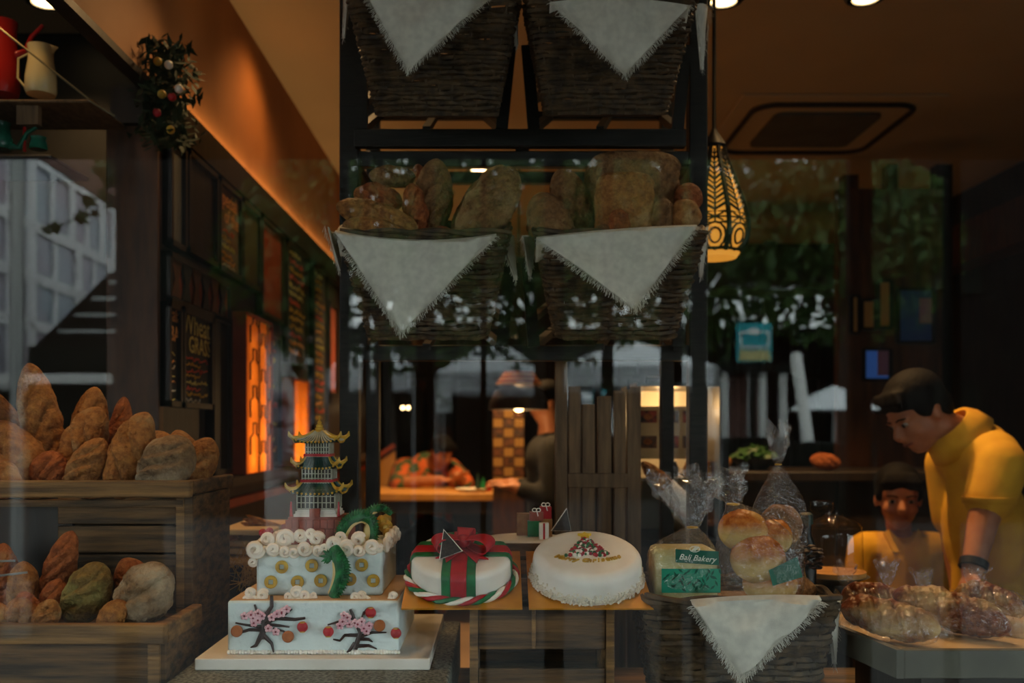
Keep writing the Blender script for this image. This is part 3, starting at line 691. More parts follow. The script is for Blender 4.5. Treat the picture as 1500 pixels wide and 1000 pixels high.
LP('scored batard leaning right beside the tall torpedo loaf',146,562,92,690,66,1.90,m='crust',slashes=3,slant=-.6,**U)
LP('slim upright roll poking up behind the long batard',182,548,168,690,36,1.95,m='crust_red',slashes=4,**U)
LP('short knobbly loaf at the foot of the tall torpedo loaf',78,622,70,690,56,1.84,m='crust_red',slashes=2,nz=.12,**U)
LP('wrinkled loaf leaning in front of the scored batard',152,606,100,690,52,1.83,m='crust',slashes=3,slant=.5,**U)
LP('long batard with one deep score leaning beside the floury loaf',216,574,164,698,62,1.83,m='crust',slashes=2,slant=-.7,**U)
LP('twisted loaf lying behind the floury loaf',222,600,262,690,58,1.95,m='crust',slashes=3,nz=.12,**U)
LP('small pale roll behind the floury loaf peak',258,598,285,690,50,1.96,m='crust',slashes=1,**U)
LP('grey floury batard with deep slashes in the upper crate',276,622,210,702,78,1.805,m='crust_floury',slashes=3,slant=.6,**U)
LP('smooth golden loaf leaning on the crate end',310,608,268,690,54,1.89,m='crust',slashes=1,**U)
LP('split roll lying at the front rail of the upper crate',20,692,76,692,24,1.775,m='crust',slashes=1,**U)
LP('small roll at the far end of the upper crate rail',-16,690,24,690,24,1.777,m='crust_red',slashes=1,**U)
LP('curved brown roll lying before the wrinkled loaf',116,688,164,684,25,1.777,m='crust_red',slashes=0,bend=.2,**U)
LP('tiny golden bun at the foot of the long batard',160,694,190,697,18,1.775,m='crust',slashes=0,pw=2,**U)
G = dict(floor=LF, group=gl)
LP('seeded greenish loaf leaning in the lower crate',152,822,100,910,66,1.66,m='crust_seeded',slashes=2,**G)
LP('broad floury grey loaf in the lower crate corner',240,822,184,912,78,1.635,m='crust_floury',slashes=1,nz=.12,**G)
LP('reddish loaf behind the broad floury grey loaf',180,812,225,900,56,1.715,m='crust_red',slashes=2,**G)
LP('smooth oval roll before the broad floury grey loaf',184,866,146,908,40,1.60,m='crust',slashes=0,pw=2.2,**G)
LP('tall half-cut loaf standing at the back of the lower crate',106,772,64,900,46,1.725,m='crust_red',slashes=4,**G)
LP('short loaf before the tall half-cut loaf',88,835,66,900,40,1.675,m='crust_red',slashes=2,**G)
LP('small golden knot roll at the lower crate rail',80,862,56,908,38,1.605,m='crust',slashes=2,nz=.14,pw=2.2,**G)
LP('folded round roll beside the golden knot roll',20,862,40,908,44,1.615,m='crust',slashes=1,nz=.12,pw=2.2,**G)
LP('square-ended brown loaf in the lower crate',34,812,34,900,42,1.70,m='crust',slashes=0,sq=.5,**G)
LP('upright brown loaf at the end of the lower crate',5,790,5,900,38,1.73,m='crust_red',slashes=2,sq=.6,**G)
LP('low roll behind the folded round roll',30,850,54,900,34,1.65,m='crust_red',slashes=0,pw=2.2,**G)
LP('small roll nearest the lower crate end',-20,872,12,905,40,1.61,m='crust',slashes=1,pw=2.2,**G)
o = MB().tube([P(-60,823,1.57),P(22,821,1.57)],.002,6).tube([P(-60,850,1.57),P(40,838,1.57)],.002,6).tube([P(-60,823,1.57),P(-60,850,1.57)],.002,6).build('bread_tongs','metal_grey'); tag(o,'thin steel bread tongs lying over lower rolls','tongs')
# boards and sticks behind the crate
t = thing('board_stack','stack of lit wooden boards behind the tiered cake','wooden boards',(-.62,2.2,1.0))
for k,(x0,x1,y) in enumerate(((318,398,775),(322,395,803),(318,372,818),(335,400,792))):
    d = 2.25+.03*(k%2); a = P(x0,y,d); b = P(x1,y+9,d); MB().box((a.x,d,b.z),(b.x,d+.25,a.z)).build('board','tray_liner',t,bevel=.004)
MB().box((P(325,0,2.27).x,2.27,FL),(P(392,0,2.27).x,2.5,P(0,830,2.27).z)).build('stand','dark_wood',t,smooth=False)
for k,(x0,y0,x1,y1) in enumerate(((355,760,418,772),(352,765,410,782),(360,754,420,778))):
    LP(('lowest thin breadstick on the stacked boards','middle thin breadstick on the stacked boards','uppermost thin breadstick on the stacked boards')[(1,0,2)[k]],x0,y0,x1,y1,9,2.33,slashes=0,m='crust',name='breadstick',group='breadsticks on the boards',nu=16,nv=10)
LP('round red-brown bun between the stacked boards',325,790,350,790,22,2.3,slashes=0,m='crust_red',pw=2,name='bun',group='')
o = MB()
for _ in range(160):
    c = Vector((-.525+random.gauss(0,.025),2.06+random.gauss(0,.015),1.17+random.uniform(0,.07))); u = Vector((random.gauss(0,.6),random.gauss(0,.4),random.gauss(.3,.8))).normalized()*.03; o.tube([c-u,c+u],.0008,3)
t = thing('straw_tuft','tuft of dry straw beside the tiered cake','straw',(-.525,2.06,1.0)); o.build('strands','straw',t,smooth=False,kind='stuff')
MB().lathe((-.525,2.07,1.0005),[(.03,0),(.035,.17),(.03,.17),(.025,.02)],16).build('pot','dark_wood',t)
# ================================================================ rack
t = thing('bread_rack','tall black wooden rack with tilted basket cradles','rack',(.04,2.3,FL)); RD = 2.29
def prx(px): return P(px,0,RD).x
def pz(py,d=RD): return P(0,py,d).z
for a,b in ((497,525),(1010,1037)):
    MB().box((prx(a),RD,FL),(prx(b),RD+.045,2.62)).build('post','rack_wood',t,bevel=.003)
    MB().box((prx(a)+.004,RD+.42,FL),(prx(b)-.004,RD+.46,2.62)).build('post','rack_wood',t,bevel=.003)
    MB().box((prx(a)+.006,RD+.045,pz(238)),(prx(b)-.006,RD+.42,pz(222))).build('side_rail','rack_wood',t,bevel=.003)
MB().box((prx(525),RD+.003,pz(243)),(prx(1010),RD+.03,pz(220))).build('rail','rack_wood',t,bevel=.003)
MB().box((prx(521),RD-.03,pz(214,RD-.03)),(prx(1002),RD-.003,pz(188,RD-.03))).build('rail','rack_wood',t,bevel=.003)
MB().box((prx(755),RD-.028,pz(220)),(prx(775),RD+.02,pz(212))).build('spacer','rack_wood',t,smooth=False)
MB().box((prx(525),RD+.003,pz(528)),(prx(1010),RD+.03,pz(505))).build('rail','rack_wood',t,bevel=.003)
MB().box((prx(525),RD+.425,pz(200)),(prx(1010),RD+.455,pz(180))).build('rail','rack_wood',t,bevel=.003)
def cradle(x0t,x1t,x0b,x1b,yt,yb,first):
    # four-sided tray frame: upright side bars, floor bars
    for (xt,xb) in ((x0t,x0b),(x1t,x1b)):
        MB().bar(P(xt,yt,RD-.02),P(xb,yb,RD-.02),.028,.02,up=(0,1,0)).build('cradle_side','rack_wood',t,smooth=False)
        sx = 1 if xt < (x0t+x1t)/2 else -1
        MB().bar(P(xb,yb,RD-.02),P(xb+sx*28,yb-24,RD+.30),.02,.018).build('cradle_floor_bar','rack_wood',t,smooth=False)
        MB().bar(P(xt+sx*6,yb-40,RD-.02),P(xb+sx*28,yb-65,RD+.28),.018,.016).build('cradle_arm','rack_wood',t,smooth=False)
    xm = (x0b+x1b)/2; MB().bar(P(xm-8,yb,RD-.02),P(xm+6,yb-22,RD+.28),.018,.016).build('cradle_floor_bar','rack_wood',t,smooth=False)
    MB().bar(P(x0b,yb-20,RD+.24),P(x1b,yb-20,RD+.24),.018,.02).build('cradle_back_bar','rack_wood',t,smooth=False)
cradle(529,748,530,735,64,190,True); cradle(772,1004,782,992,68,190,True)
cradle(529,748,530,735,385,508,False); cradle(772,1004,782,992,385,508,False)
# ================================================================ baskets
def basket(cx, d0, zb, wt, wb, h, dep, label, group='wicker baskets on the rack', rows=22, tilt=R(17)):
    Rx = Matrix.Rotation(tilt,3,'X'); loc = Vector((cx,d0,zb+h)) - Rx @ Vector((0,-dep/2,h)); t = thing('wicker_basket',label,'basket',loc,group,rot=(tilt,0,0)); c = Vector((0,0,0))
    def ring(f, n, extra=0):
        w = wb+(wt-wb)*f; q = (dep*.78+(dep*.22)*f); r = .035; pts = []
        poly = rr(0,0,w/2,q/2,r,5); L = [0]
        for i in range(len(poly)): L.append(L[-1]+(poly[(i+1)%len(poly)]-poly[i]).length)
        for k in range(n):
            s = L[-1]*k/n; i = max(j for j in range(len(poly)) if L[j] <= s+1e-9); e = (s-L[i])/max(1e-9,L[i+1]-L[i])
            p = poly[i].lerp(poly[(i+1)%len(poly)],e); nn = p.normalized(); pts.append((p,nn))
        return pts
    n = 96; mb = MB()
    for j in range(rows):
        f = (j+.5)/rows; z = h*f; pts = []
        for k,(p,nn) in enumerate(ring(f,n)):
            o = .0042*math.sin(math.pi*k/2 + math.pi*j + .8*math.sin(j))
            pts.append(c+p+nn*o+Vector((0,0,z+.0015*math.sin(k*.7+j*2)+.0012*math.sin(k*.31+j))))
        mb.tube(pts, h/rows*.55, 5, True)
    mb.build('weave','wicker',t,kind='stuff')
    mb = MB()
    A = ring(0,n//3); B = ring(1,n//3)
    for k in range(n//3): mb.tube([c+A[k][0],c+B[k][0]+Vector((0,0,h))],.0032,5)
    mb.build('stakes','wicker',t,kind='stuff')
    mb = MB(); rg = ring(1,60)
    for ph in (0,math.pi): mb.tube([c+p+Vector((0,0,h+.006+.005*math.cos(k*.6+ph)))+nn*.005*math.sin(k*.6+ph) for k,(p,nn) in enumerate(rg)],.0055,6,True)
    mb.build('rim','wicker',t)
    MB().prism([c+p for p,_ in ring(0,40)],(0,0,.008)).build('base','wicker',t,smooth=False)
    return loc
def cloth(label, L, Rr, T, sag, sideL=None, sideR=None, seed=1, group='frayed linen cloths in the baskets', back=.07):
    L,Rr,T = Vector(L),Vector(Rr),Vector(T); t = thing('linen_cloth',label,'cloth',(L+Rr)/2,group); rnd = random.Random(seed); ph = rnd.uniform(0,6)
    def top(u): 
        p = L.lerp(Rr,u); p.z -= sag*4*u*(1-u); return p
    def fn(u,j):
        v = -.22 + 1.22*j
        if v < 0:
            e = -v/.22; p = top(u); p.y += back*e; p.z += .008*math.sin(min(1,e*2)*math.pi) - .035*e*e; return p
        p = top(u).lerp(T, v*.985)
        p.y -= .006*math.sin(math.pi*min(1,v*1.3)) + .013*(1-v)*math.sin(9*u+ph)*math.sin(math.pi*min(1,v*2+.2)) + .005*math.sin(15*u*(1-v)+ph*2+v*4)
        p.z += .002*math.sin(11*u+ph); return p
    MB().grid(fn,44,34).build('flap','linen',t,solid=.0016)
    fr = MB()
    def fringe(a,b,cen,k,ln):
        for i in range(k):
            e = (i+rnd.random())/k; p = a.lerp(b,e); p.y -= .004; o = (p-cen); o.y = 0; o.normalize()
            o = (o*.7 + Vector((rnd.gauss(0,.35),rnd.gauss(0,.3)-.1,rnd.gauss(-.35,.3)))).normalized()*ln*rnd.uniform(.5,1.3)
            q = p+o; fr.tube([p-o*.2,p+o*.5+Vector((0,0,-.0008)),q+Vector((0,0,-.003))],.0004,3)
    cen = (L+Rr+T)/3; fringe(top(.01),T,cen,240,.011); fringe(top(.99),T,cen,240,.011)
    for pts in (sideL,sideR):
        if not pts: continue
        a,b,c_ = [Vector(p) for p in pts]
        def g(u,v): 
            p = a.lerp(b,u).lerp(c_,v*.97); p.y += .004*math.sin(14*u+v*3)*(1-v); p.x += .006*math.sin(8*u+ph)*(1-v*.5); return p
        MB().grid(g,14,16).build('side_flap','linen',t,solid=.0016)
        fringe(a,c_,(a+b)/2,50,.009); fringe(b,c_,(a+b)/2,50,.009)
    fr.build('fringe','linen',t,smooth=False,kind='stuff')
BD = 1.985
bx = {}
for key,pc,yr,lab in (('ul',634,2,'wicker basket at the top left of the rack'),('ur',898,0,'x'),('ll',620,345,'x'),('lr',912,345,'x')):
    x = P(pc,0,BD).x; zr = P(0,yr,BD).z; h = .225
    lab = {'ul':'upper wicker basket on the menu-wall side of the rack','ur':'upper wicker basket on the pierced-lantern side of the rack','ll':'lower wicker basket on the rack with two stacked oval loaves','lr':'lower wicker basket on the rack with square loaves'}[key]
    bx[key] = basket(x,BD,zr-h,.355,.255,h,.24,lab)
cd = BD-.025
cloth('grey-blue frayed cloth over the upper basket on the menu-wall side',P(536,-6,cd),P(718,-6,cd),P(598,104,cd),.0,(P(505,-10,2.05),P(512,-10,2.18),P(503,58,2.08)),(P(742,-5,2.04),P(756,-5,2.12),P(757,70,2.06)),3)
cloth('frayed cloth over the upper basket on the pierced-lantern side',P(806,4,cd),P(1012,9,cd),P(916,109,cd),-.012,None,(P(1020,5,2.04),P(1040,8,2.16),P(1028,105,2.09)),5)
cloth('large frayed white cloth under the two stacked oval loaves',P(490,340,cd),P(727,345,cd),P(588,487,cd),.016,(P(476,332,2.0),P(500,345,2.15),P(497,398,2.04)),(P(728,345,2.02),P(752,345,2.1),P(756,412,2.05)),8)
cloth('frayed white cloth under the square loaves',P(786,350,cd),P(1022,332,cd),P(930,452,cd),-.004,(P(765,345,2.02),P(788,345,2.12),P(776,405,2.05)),(P(1020,335,2.03),P(1040,330,2.15),P(1026,408,2.08)),12)
g = 'loaves in the rack baskets'
K = dict(group=g)
LP('upper of two stacked oval loaves in the lower rack basket',492,300,612,335,46,2.06,m='crust',slashes=1,**K)
LP('lower of two stacked oval loaves in the lower rack basket',502,328,604,352,42,2.035,m='crust',slashes=0,**K)
LP('knobbly reddish loaf behind the stacked oval loaves',518,282,590,300,44,2.11,m='crust_red',slashes=2,nz=.14,**K)
LP('dark long loaf lying at the back above the reddish loaf',540,256,612,262,34,2.16,m='crust_dark',slashes=1,**K)
LP('tall upright loaf in the middle of the lower rack basket',640,232,628,352,56,2.12,m='crust_dark',slashes=2,**K)
LP('slim reddish loaf against the tall upright loaf',602,268,616,350,36,2.09,m='crust_red',slashes=2,**K)
LP('second upright loaf behind the tall upright loaf',612,240,620,350,36,2.17,m='crust_red',slashes=1,**K)
LP('large leaning batard in the lower rack basket',754,246,676,362,72,2.07,m='crust_dark',slashes=2,slant=.6,**K)
LP('dark leaning loaf behind the large batard',738,242,664,350,46,2.14,m='crust_dark',slashes=1,**K)
LP('small round bun at the basket rim under the tall loaf',630,345,664,345,30,2.03,m='crust_red',slashes=0,pw=2,**K)
LP('short round-topped loaf at the rim beside the square loaves',790,282,818,372,66,2.07,m='crust_dark',slashes=0,**K)
LP('leaning dark loaf between round-topped and square loaves',818,248,862,352,58,2.12,m='crust_dark',slashes=1,**K)
LP('big broad square loaf at the back of the rack basket',926,222,926,350,132,2.15,m='crust_dark',slashes=0,sq=.45,pw=7,flat=.5,**K)
LP('front square flat loaf in the rack basket',914,252,914,352,84,2.07,m='crust',slashes=0,sq=.45,pw=7,flat=.5,**K)
LP('small upright roll beside the front square loaf',974,290,966,345,34,2.05,m='crust_dark',slashes=1,**K)
LP('round bun high at the rack post',1008,268,1008,312,42,2.1,m='crust_red',slashes=0,pw=2,**K)
LP('pale round bun below the high bun',1006,292,1000,338,46,2.05,m='crust',slashes=0,pw=2,**K)
LP('small upright roll before the front square loaf',906,305,908,350,32,2.015,m='crust_red',slashes=0,**K)
LP('small roll lying at the cloth edge before square loaves',868,342,900,340,26,2.02,m='crust_dark',slashes=0,**K)
# ================================================================ tiered dragon cake
a = P(285,965,1.6); 
o = MB().box((-.511,1.6,1.1005),(-.117,1.994,1.12)).build('cake_board','board_white',bevel=.002); tag(o,'thick white square board under the tiered cake','cake board')
TC = Vector((-.317,1.78,1.1205)); t = thing('tiered_cake','two-tier pale blue square cake with pagoda, coins and blossom trees','cake',TC)
MB().box((-.465,1.632,1.1205),(-.172,1.925,1.211)).build('lower_tier','blue_icing',t,bevel=.004)
MB().box((-.462,1.636,1.2105),(-.175,1.921,1.2125)).build('lower_top','board_tan',t,bevel=.001)
MB().box((-.428,1.679,1.2125),(-.206,1.901,1.295)).build('upper_tier','blue_icing',t,bevel=.005)
mb = MB()
for i in range(60):
    x = -.463+.29*i/59; mb.ball((x,1.6315,1.124),(.0035,.0025,.003+.002*random.random()),6,4)
mb.build('icing_border','white_icing',t,kind='stuff')
def swirl(c, r, flip=1, turns=1.35, face='f'):
    pts = []; rad = []; n = 22; ph = random.uniform(-.6,.6)
    for i in range(n):
        e = i/(n-1); an = ph + flip*2*math.pi*turns*e; q = r*(1-.72*e)
        a, b = q*math.cos(an), q*math.sin(an)
        pts.append(c + (Vector((a,-.004*e,b)) if face=='f' else Vector((.004*e,a,b)))); rad.append(r*(.3+.2*min(1,e*3)*(1-.2*e)))
    rad[0] = r*.12
    MB().tube(pts,rad,7).build('cloud_swirl','cloud_icing',t)
for px,py,r in ((375,804,12),(401,804,9),(418,789,12),(418,807,8),(431,809,7),(447,803,10),(441,784,9),(465,789,10),(467,806,8),(476,803,7),(489,797,10),(508,803,11),(526,790,10),(526,806,8),(546,800,10),(556,803,6),(371,823,6),(392,790,9),(455,782,7),(500,786,8)):
    swirl(P(px,py,1.672 if py>795 else 1.688),S(r,1.67),random.choice((-1,1)))
for px,py,r in ((367,868,7),(372,877,6),(386,871,8),(362,878,6),(379,878,6),(423,873,6),(435,867,8),(447,872,8),(437,880,7),(460,872,5),(428,879,5),(520,874,6),(530,872,6),(537,876,5),(576,873,6),(573,878,5)):
    swirl(P(px,py,1.650),S(r,1.65),random.choice((-1,1)))
for k in range(7):
    swirl(Vector((-.203,1.695+.03*k,1.298+.006*(k%2))),.012,1,1.3,'s'); swirl(Vector((-.432,1.695+.03*k,1.296)),.012,-1,1.3,'s')
for px,py in ((413,830),(457,828),(397,852),(436,852),(470,850),(530,827),(513,848),(547,850)):
    c = P(px,py,1.6775); r = S(9.5,1.68); mb = MB(); n = 24; sq = []
    for k in range(n):
        an = 2*math.pi*k/n; m_ = max(abs(math.cos(an)),abs(math.sin(an))); q = r*.36/m_; sq.append((an,q))
    ro = [c+Vector((r*math.cos(a_),0,r*math.sin(a_))) for a_,_ in sq]; ri = [c+Vector((q*math.cos(a_),0,q*math.sin(a_))) for a_,q in sq]; f_ = Vector((0,-.0035,0))
    vs = ro+ri+[v+f_ for v in ro]+[v+f_ for v in ri]; fs = []
    for k in range(n):
        j = (k+1)%n; fs += [(2*n+k,2*n+j,3*n+j,3*n+k),(k,j,2*n+j,2*n+k),(n+j,n+k,3*n+k,3*n+j)]
    mb.add(vs,fs).build('gold_coin','gold_icing',t,bevel=.0008)
# blossom trees on the front
FD = 1.6295
def br(pts, r0, r1=None):
    r1 = r1 or r0*.4; n = len(pts); q = [P(x,y,FD) for x,y in pts]; 
    fine = []; rad = []
    for i in range(n-1):
        for k in range(4): e = (i*4+k)/((n-1)*4); fine.append(q[i].lerp(q[i+1],k/4)); rad.append(S(r0+(r1-r0)*e,FD))
    fine.append(q[-1]); rad.append(S(r1,FD))
    MB().tube(fine,rad,6).build('branch','bark_icing',t)
br([(383,935),(387,915),(390,900),(398,888),(398,872)],5,2.5); br([(388,918),(378,900),(373,885)],3,1.5); br([(388,912),(405,905),(432,907),(447,905)],4,2); br([(390,908),(415,902),(428,892)],3,1.2)
br([(386,922),(365,922),(352,926),(345,922)],3,1.5); br([(385,918),(360,915),(345,912)],2.5,1.2); br([(388,914),(410,916),(424,918)],3,1.2); br([(383,930),(375,945),(367,948)],4.5,1); br([(386,930),(398,942),(401,955)],3.5,1.2); br([(400,920),(415,924),(424,930)],2,1)
br([(520,950),(525,935),(528,925),(520,910),(517,900),(513,892)],4.5,2); br([(525,930),(505,930),(498,938),(488,936)],3,1.2); br([(527,932),(545,926),(566,926)],3.2,1); br([(521,912),(530,905),(533,895)],2.5,1.2); br([(522,935),(540,936),(546,940)],3.5,1); br([(520,946),(540,945),(552,950)],3.5,1); br([(520,942),(512,952),(508,955)],4,1); br([(516,905),(496,910),(480,915)],2.5,1.2); br([(532,900),(536,893),(540,890)],2,1)
def blossom(px,py,s=5):
    c = P(px,py,FD-.003); r = S(s,FD); mb = MB()
    for k in range(5):
        an = 2*math.pi*k/5+.3; mb.ball(c+Vector((math.cos(an)*r*.6,0,math.sin(an)*r*.6)),(r*.46,.0025,r*.46),8,5)
    o = mb.build('blossom','pink_icing',t); MB().ball(c+Vector((0,-.002,0)),(r*.24,.002,r*.24),6,4).build('blossom_centre','dark_pink',o)
for px,py in ((358,902),(368,900),(378,898),(371,905),(384,902),(372,912),(398,904),(406,899),(413,896),(420,892),(393,920),(404,925),(413,898),(378,908),(502,910),(509,904),(512,914),(520,912),(498,916),(504,901),(524,914),(533,920),(541,916),(530,910),(537,924)): blossom(px,py,6)
def lantern_ball(px,py):
    c = P(px,py,FD-.004); r = S(8,FD); o = MB().ball(c,(r,r*.7,r),14,9).build('red_lantern','red_icing',t)
    for s_ in (1,-1): MB().lathe(c+Vector((0,0,s_*r*.85)),[(r*.5,-r*.1),(r*.5,r*.1)],12).build('lantern_cap','gold_icing',o)
for px,py in ((443,918),(481,925),(543,897),(580,927)): lantern_ball(px,py)
for px,py in ((347,924),(422,932),(556,916)):
    c = P(px,py,FD-.001); r = S(8.5,FD); MB().lathe(c,[(r*.2,-.005),(r*.8,-.005),(r,-.003),(r,.002)],20,Matrix.Rotation(R(-90),3,'X')).build('brown_disc','coin_brown',t)
# dragon
def dragon(pts, d, r, belly, spikes):
    q = [P(x,y,d+dd) for x,y,dd in pts]; fine = []
    for i in range(len(q)-1):
        p0,p1,p2,p3 = q[max(i-1,0)],q[i],q[i+1],q[min(i+2,len(q)-1)]
        for k in range(6):
            s_ = k/6; fine.append(.5*((2*p1)+(p2-p0)*s_+(2*p0-5*p1+4*p2-p3)*s_*s_+(3*p1-p0-3*p2+p3)*s_**3))
    fine.append(q[-1]); n = len(fine); rad = [S(r,d)*(.55+.45*math.sin(math.pi*min(1,.15+i/(n-1)*.8))) for i in range(n)]
    o = MB().tube(fine,rad,12).build('dragon_body','dragon_green',t)
    cen = sum(fine,Vector())/n; sc = MB(); bl = []
    for i in range(1,n-1):
        out = fine[i]-cen; out.y = 0; out.normalize(); tt = (fine[i+1]-fine[i-1]).normalized(); out = (out-tt*out.dot(tt)).normalized(); bl.append(fine[i]-out*rad[i]*.7+Vector((0,-rad[i]*.35,0)))
        if spikes:
            b_ = fine[i]+out*rad[i]*.85; sc.add([b_-tt*.003,b_+Vector((0,-.003,0)),b_+tt*.003,b_+Vector((0,.003,0)),b_+out*.007+tt*.002],[(0,1,4),(1,2,4),(2,3,4),(3,0,4)])
        for k in range(5):
            an = -.9+.45*k + (.22 if i%2 else 0); v = (out*math.cos(an)+Vector((0,-1,0))*abs(math.sin(an+.9))*.8).normalized(); sc.ball(fine[i]+v*rad[i]*.98,(.0026,.0026,.0026),5,4)
    sc.build('scales','dragon_green',o,kind='stuff')
    MB().tube(bl,[S(belly,d)]*len(bl),8).build('belly','dragon_belly',o)
dragon([(501,795,0),(502,780,0),(512,764,.0),(528,756,.01),(542,762,.02),(545,782,.02),(543,796,.02)],1.72,9,3.5,True)
dragon([(489,803,-.002),(497,818,-.012),(500,838,-.014),(495,858,-.012),(487,873,-.008)],1.668,11,4.5,True)
dragon([(530,760,.03),(545,748,.04),(560,744,.06),(572,752,.08)],1.75,6,2,True)
mb = MB()
for k in range(16):
    an = random.uniform(0,6.28); c = P(482,815,1.655); u = Vector((math.cos(an),random.uniform(-.3,0),math.sin(an)*.8)); mb.tube([c,c+u*.009,c+u*.015+Vector((-.003,0,0))],[.004,.003,.0006],5)
mb.build('dragon_mane','dragon_green',t)
MB().ball(P(538,778,1.735),(S(6,1.7),S(5,1.7),S(13,1.7)),12,8).build('dragon_foot','dragon_belly',t)
for k,(px,py) in enumerate(((385,780),(546,782),(395,778))): MB().ball(P(px,py,1.74+.02*k),S(6,1.74),10,8).build('red_ball','red_icing',t)
for k in range(9): MB().ball(Vector((-.222+random.uniform(-.012,.01),1.83+.01*k,1.306+.01*(k%3))),.010,8,6).build('gold_pearl','gold_icing',t)
# pagoda
PX,PD = P(468,0,1.79).x, 1.79; u_ = 1.79/F
def zz(py): return P(0,py,1.79).z
pg = MB().box((PX-46*u_,PD-.055,1.2955),(PX+46*u_,PD+.055,zz(764))).box((PX-38*u_,PD-.047,zz(764)),(PX+38*u_,PD+.047,zz(754))).build('pagoda','brick_icing',t)
for r_,(y0,y1,hw) in enumerate(((797,784,46),(783,770,46),(769,757,40))):
    for k in range(8):
        a_ = PX-hw*u_+2*hw*u_*(k+(.5 if r_%2 else 0))/8; b_ = min(a_+2*hw*u_/8-.0012,PX+hw*u_)
        if b_-a_ < .003: continue
        MB().box((a_,PD-.0575,max(zz(y0),1.2956)),(b_,PD-.054,zz(y1))).build('brick','brick_icing',pg,bevel=.0006)
for k in range(3): MB().box((PX-(31-2*k)*u_,PD-.042+.003*k,zz(754-4*k)),(PX+(31-2*k)*u_,PD+.042-.003*k,zz(750-4*k))).build('step','white_icing',pg,smooth=False)
MB().box((PX-7*u_,PD-.05,zz(754)),(PX+7*u_,PD-.035,zz(742))).build('stair','brick_icing',pg,smooth=False)
def storey(hw,y0,y1,band):
    h_ = hw*u_; MB().box((PX-h_,PD-h_,zz(y0)),(PX+h_,PD+h_,zz(y1))).build('storey','dark_wood',pg,smooth=False)
    mb = MB(); n = 9
    for k in range(n+1): x = PX-h_+2*h_*k/n; mb.box((x-.0009,PD-h_-.0018,zz(y0)),(x+.0009,PD-h_,zz(y1))); mb.box((PX+h_,x-PX+PD-.0009,zz(y0)),(PX+h_+.0018,x-PX+PD+.0009,zz(y1)))
    for k in range(4): z = zz(y0)+(zz(y1)-zz(y0))*k/3; mb.box((PX-h_-.001,PD-h_-.002,z-.0008),(PX+h_+.001,PD-h_,z+.0008))
    mb.build('lattice','pagoda_wall',pg,smooth=False)
    if band: MB().box((PX-h_-.003,PD-h_-.004,zz(band+2)),(PX+h_+.003,PD+h_+.003,zz(band-2))).build('red_band','red_icing',pg,smooth=False)
storey(27,743,716,None); storey(21,706,686,703); storey(17,668,648,666)
def roof(hw,yb,yt,htop):
    n = 40; r0 = hw*u_; r1 = htop*u_; zb,zt = zz(yb),zz(yt)
    def fn(i,j):
        an = 2*math.pi*i+math.pi/4; c_,s_ = math.cos(an),math.sin(an); m_ = max(abs(c_),abs(s_)); e = j
        r = (r0+(r1-r0)*e**.8)/m_; corner = (1/m_-1)/.4142
        return Vector((PX+c_*r, PD+s_*r, zb+(zt-zb)*e**1.3 + (1-e)**2*corner**3*(zt-zb)*.35))
    rf = MB().grid(fn,n,6,wrap=True).build('roof','roof_green',pg,solid=.002)
    mb = MB(); tips = MB()
    for side in range(4):
        for k in range(11):
            f_ = (k+.5)/11-.5; m_ = Matrix.Rotation(side*math.pi/2,3,'Z'); pts = []
            for e in (0,.35,.7,1): r = r0+(r1-r0)*e**.8; q = m_ @ Vector((f_*2*r*.95,-r,0)); pts.append((PX+q.x,PD+q.y,zb+(zt-zb)*e**1.3+.0012+(1-e)**2*abs(2*f_)**4*(zt-zb)*.3))
            mb.tube(pts,.0013,5); tips.ball(pts[0],.0022,6,4)
    mb.build('roof_ribs','pagoda_wall' if htop < 10 else 'roof_green',rf)
    tips.build('eave_tips','gold_icing',rf,kind='stuff')
    for sx in (-1,1):
        for sy in (-1,1):
            pts = []
            for e in (1,.6,.3,0): r = r0+(r1-r0)*e**.8; pts.append((PX+sx*r,PD+sy*r,zb+(zt-zb)*e**1.3+(1-e)**2*(zt-zb)*.35+.002))
            pts += [(PX+sx*(r0+.006),PD+sy*(r0+.004),zb+(zt-zb)*.45+.005),(PX+sx*(r0+.007),PD+sy*(r0+.005),zb+(zt-zb)*.45+.012)]
            MB().tube(pts,[.002,.0028,.0035,.0042,.0034,.001],7).build('corner_curl','gold_icing',rf)
roof(36,722,704,20); roof(29,686,668,16); roof(32,648,632,7)
MB().lathe((PX,PD,zz(634)),[(.013,0),(.012,.004),(.008,.006),(.009,.009),(.006,.011),(.007,.014),(.0035,.017),(.0045,.02),(.002,.023),(.0005,.032)],14).build('spire','gold_icing',pg)
for k,sx in enumerate((-1,1)): MB().tube([(PX+sx*34*u_,PD-.045,zz(753)),(PX+sx*34*u_,PD-.045,zz(732))],[.003,.0015],6).build('post','red_icing',pg)
# ================================================================ crate for the round cakes
TL = R(20); tn = math.tan(TL)
t = thing('slatted_crate','weathered slatted crate with sloping top under the round cakes','crate',(.075,1.74,1.0005))
cx0,cx1 = -.0515,.197; fy = 1.642; tz = lambda y: 1.2005+(y-1.6)*tn
for x in (cx0,cx1-.014): MB().prism([(x,fy,1.0005),(x,fy+.2,1.0005),(x,fy+.2,tz(fy+.2)-.004),(x,fy,tz(fy)-.004)],(.014,0,0)).build('end_board','crate_wood',t,smooth=False)
for a_,b_ in ((1.125,1.197),(1.0005,1.092)): MB().box((cx0+.0145,fy+.003,a_),(cx1-.0145,fy+.013,b_)).build('slat','dark_crate_wood',t,bevel=.002)
MB().box((.055,fy-.001,1.127),(.062,fy+.003,1.195)).build('batten','crate_wood',t,bevel=.001)
MB().box((cx0+.0145,fy+.16,1.0005),(cx1-.0145,fy+.17,1.22)).build('slat','dark_crate_wood',t,bevel=.002)
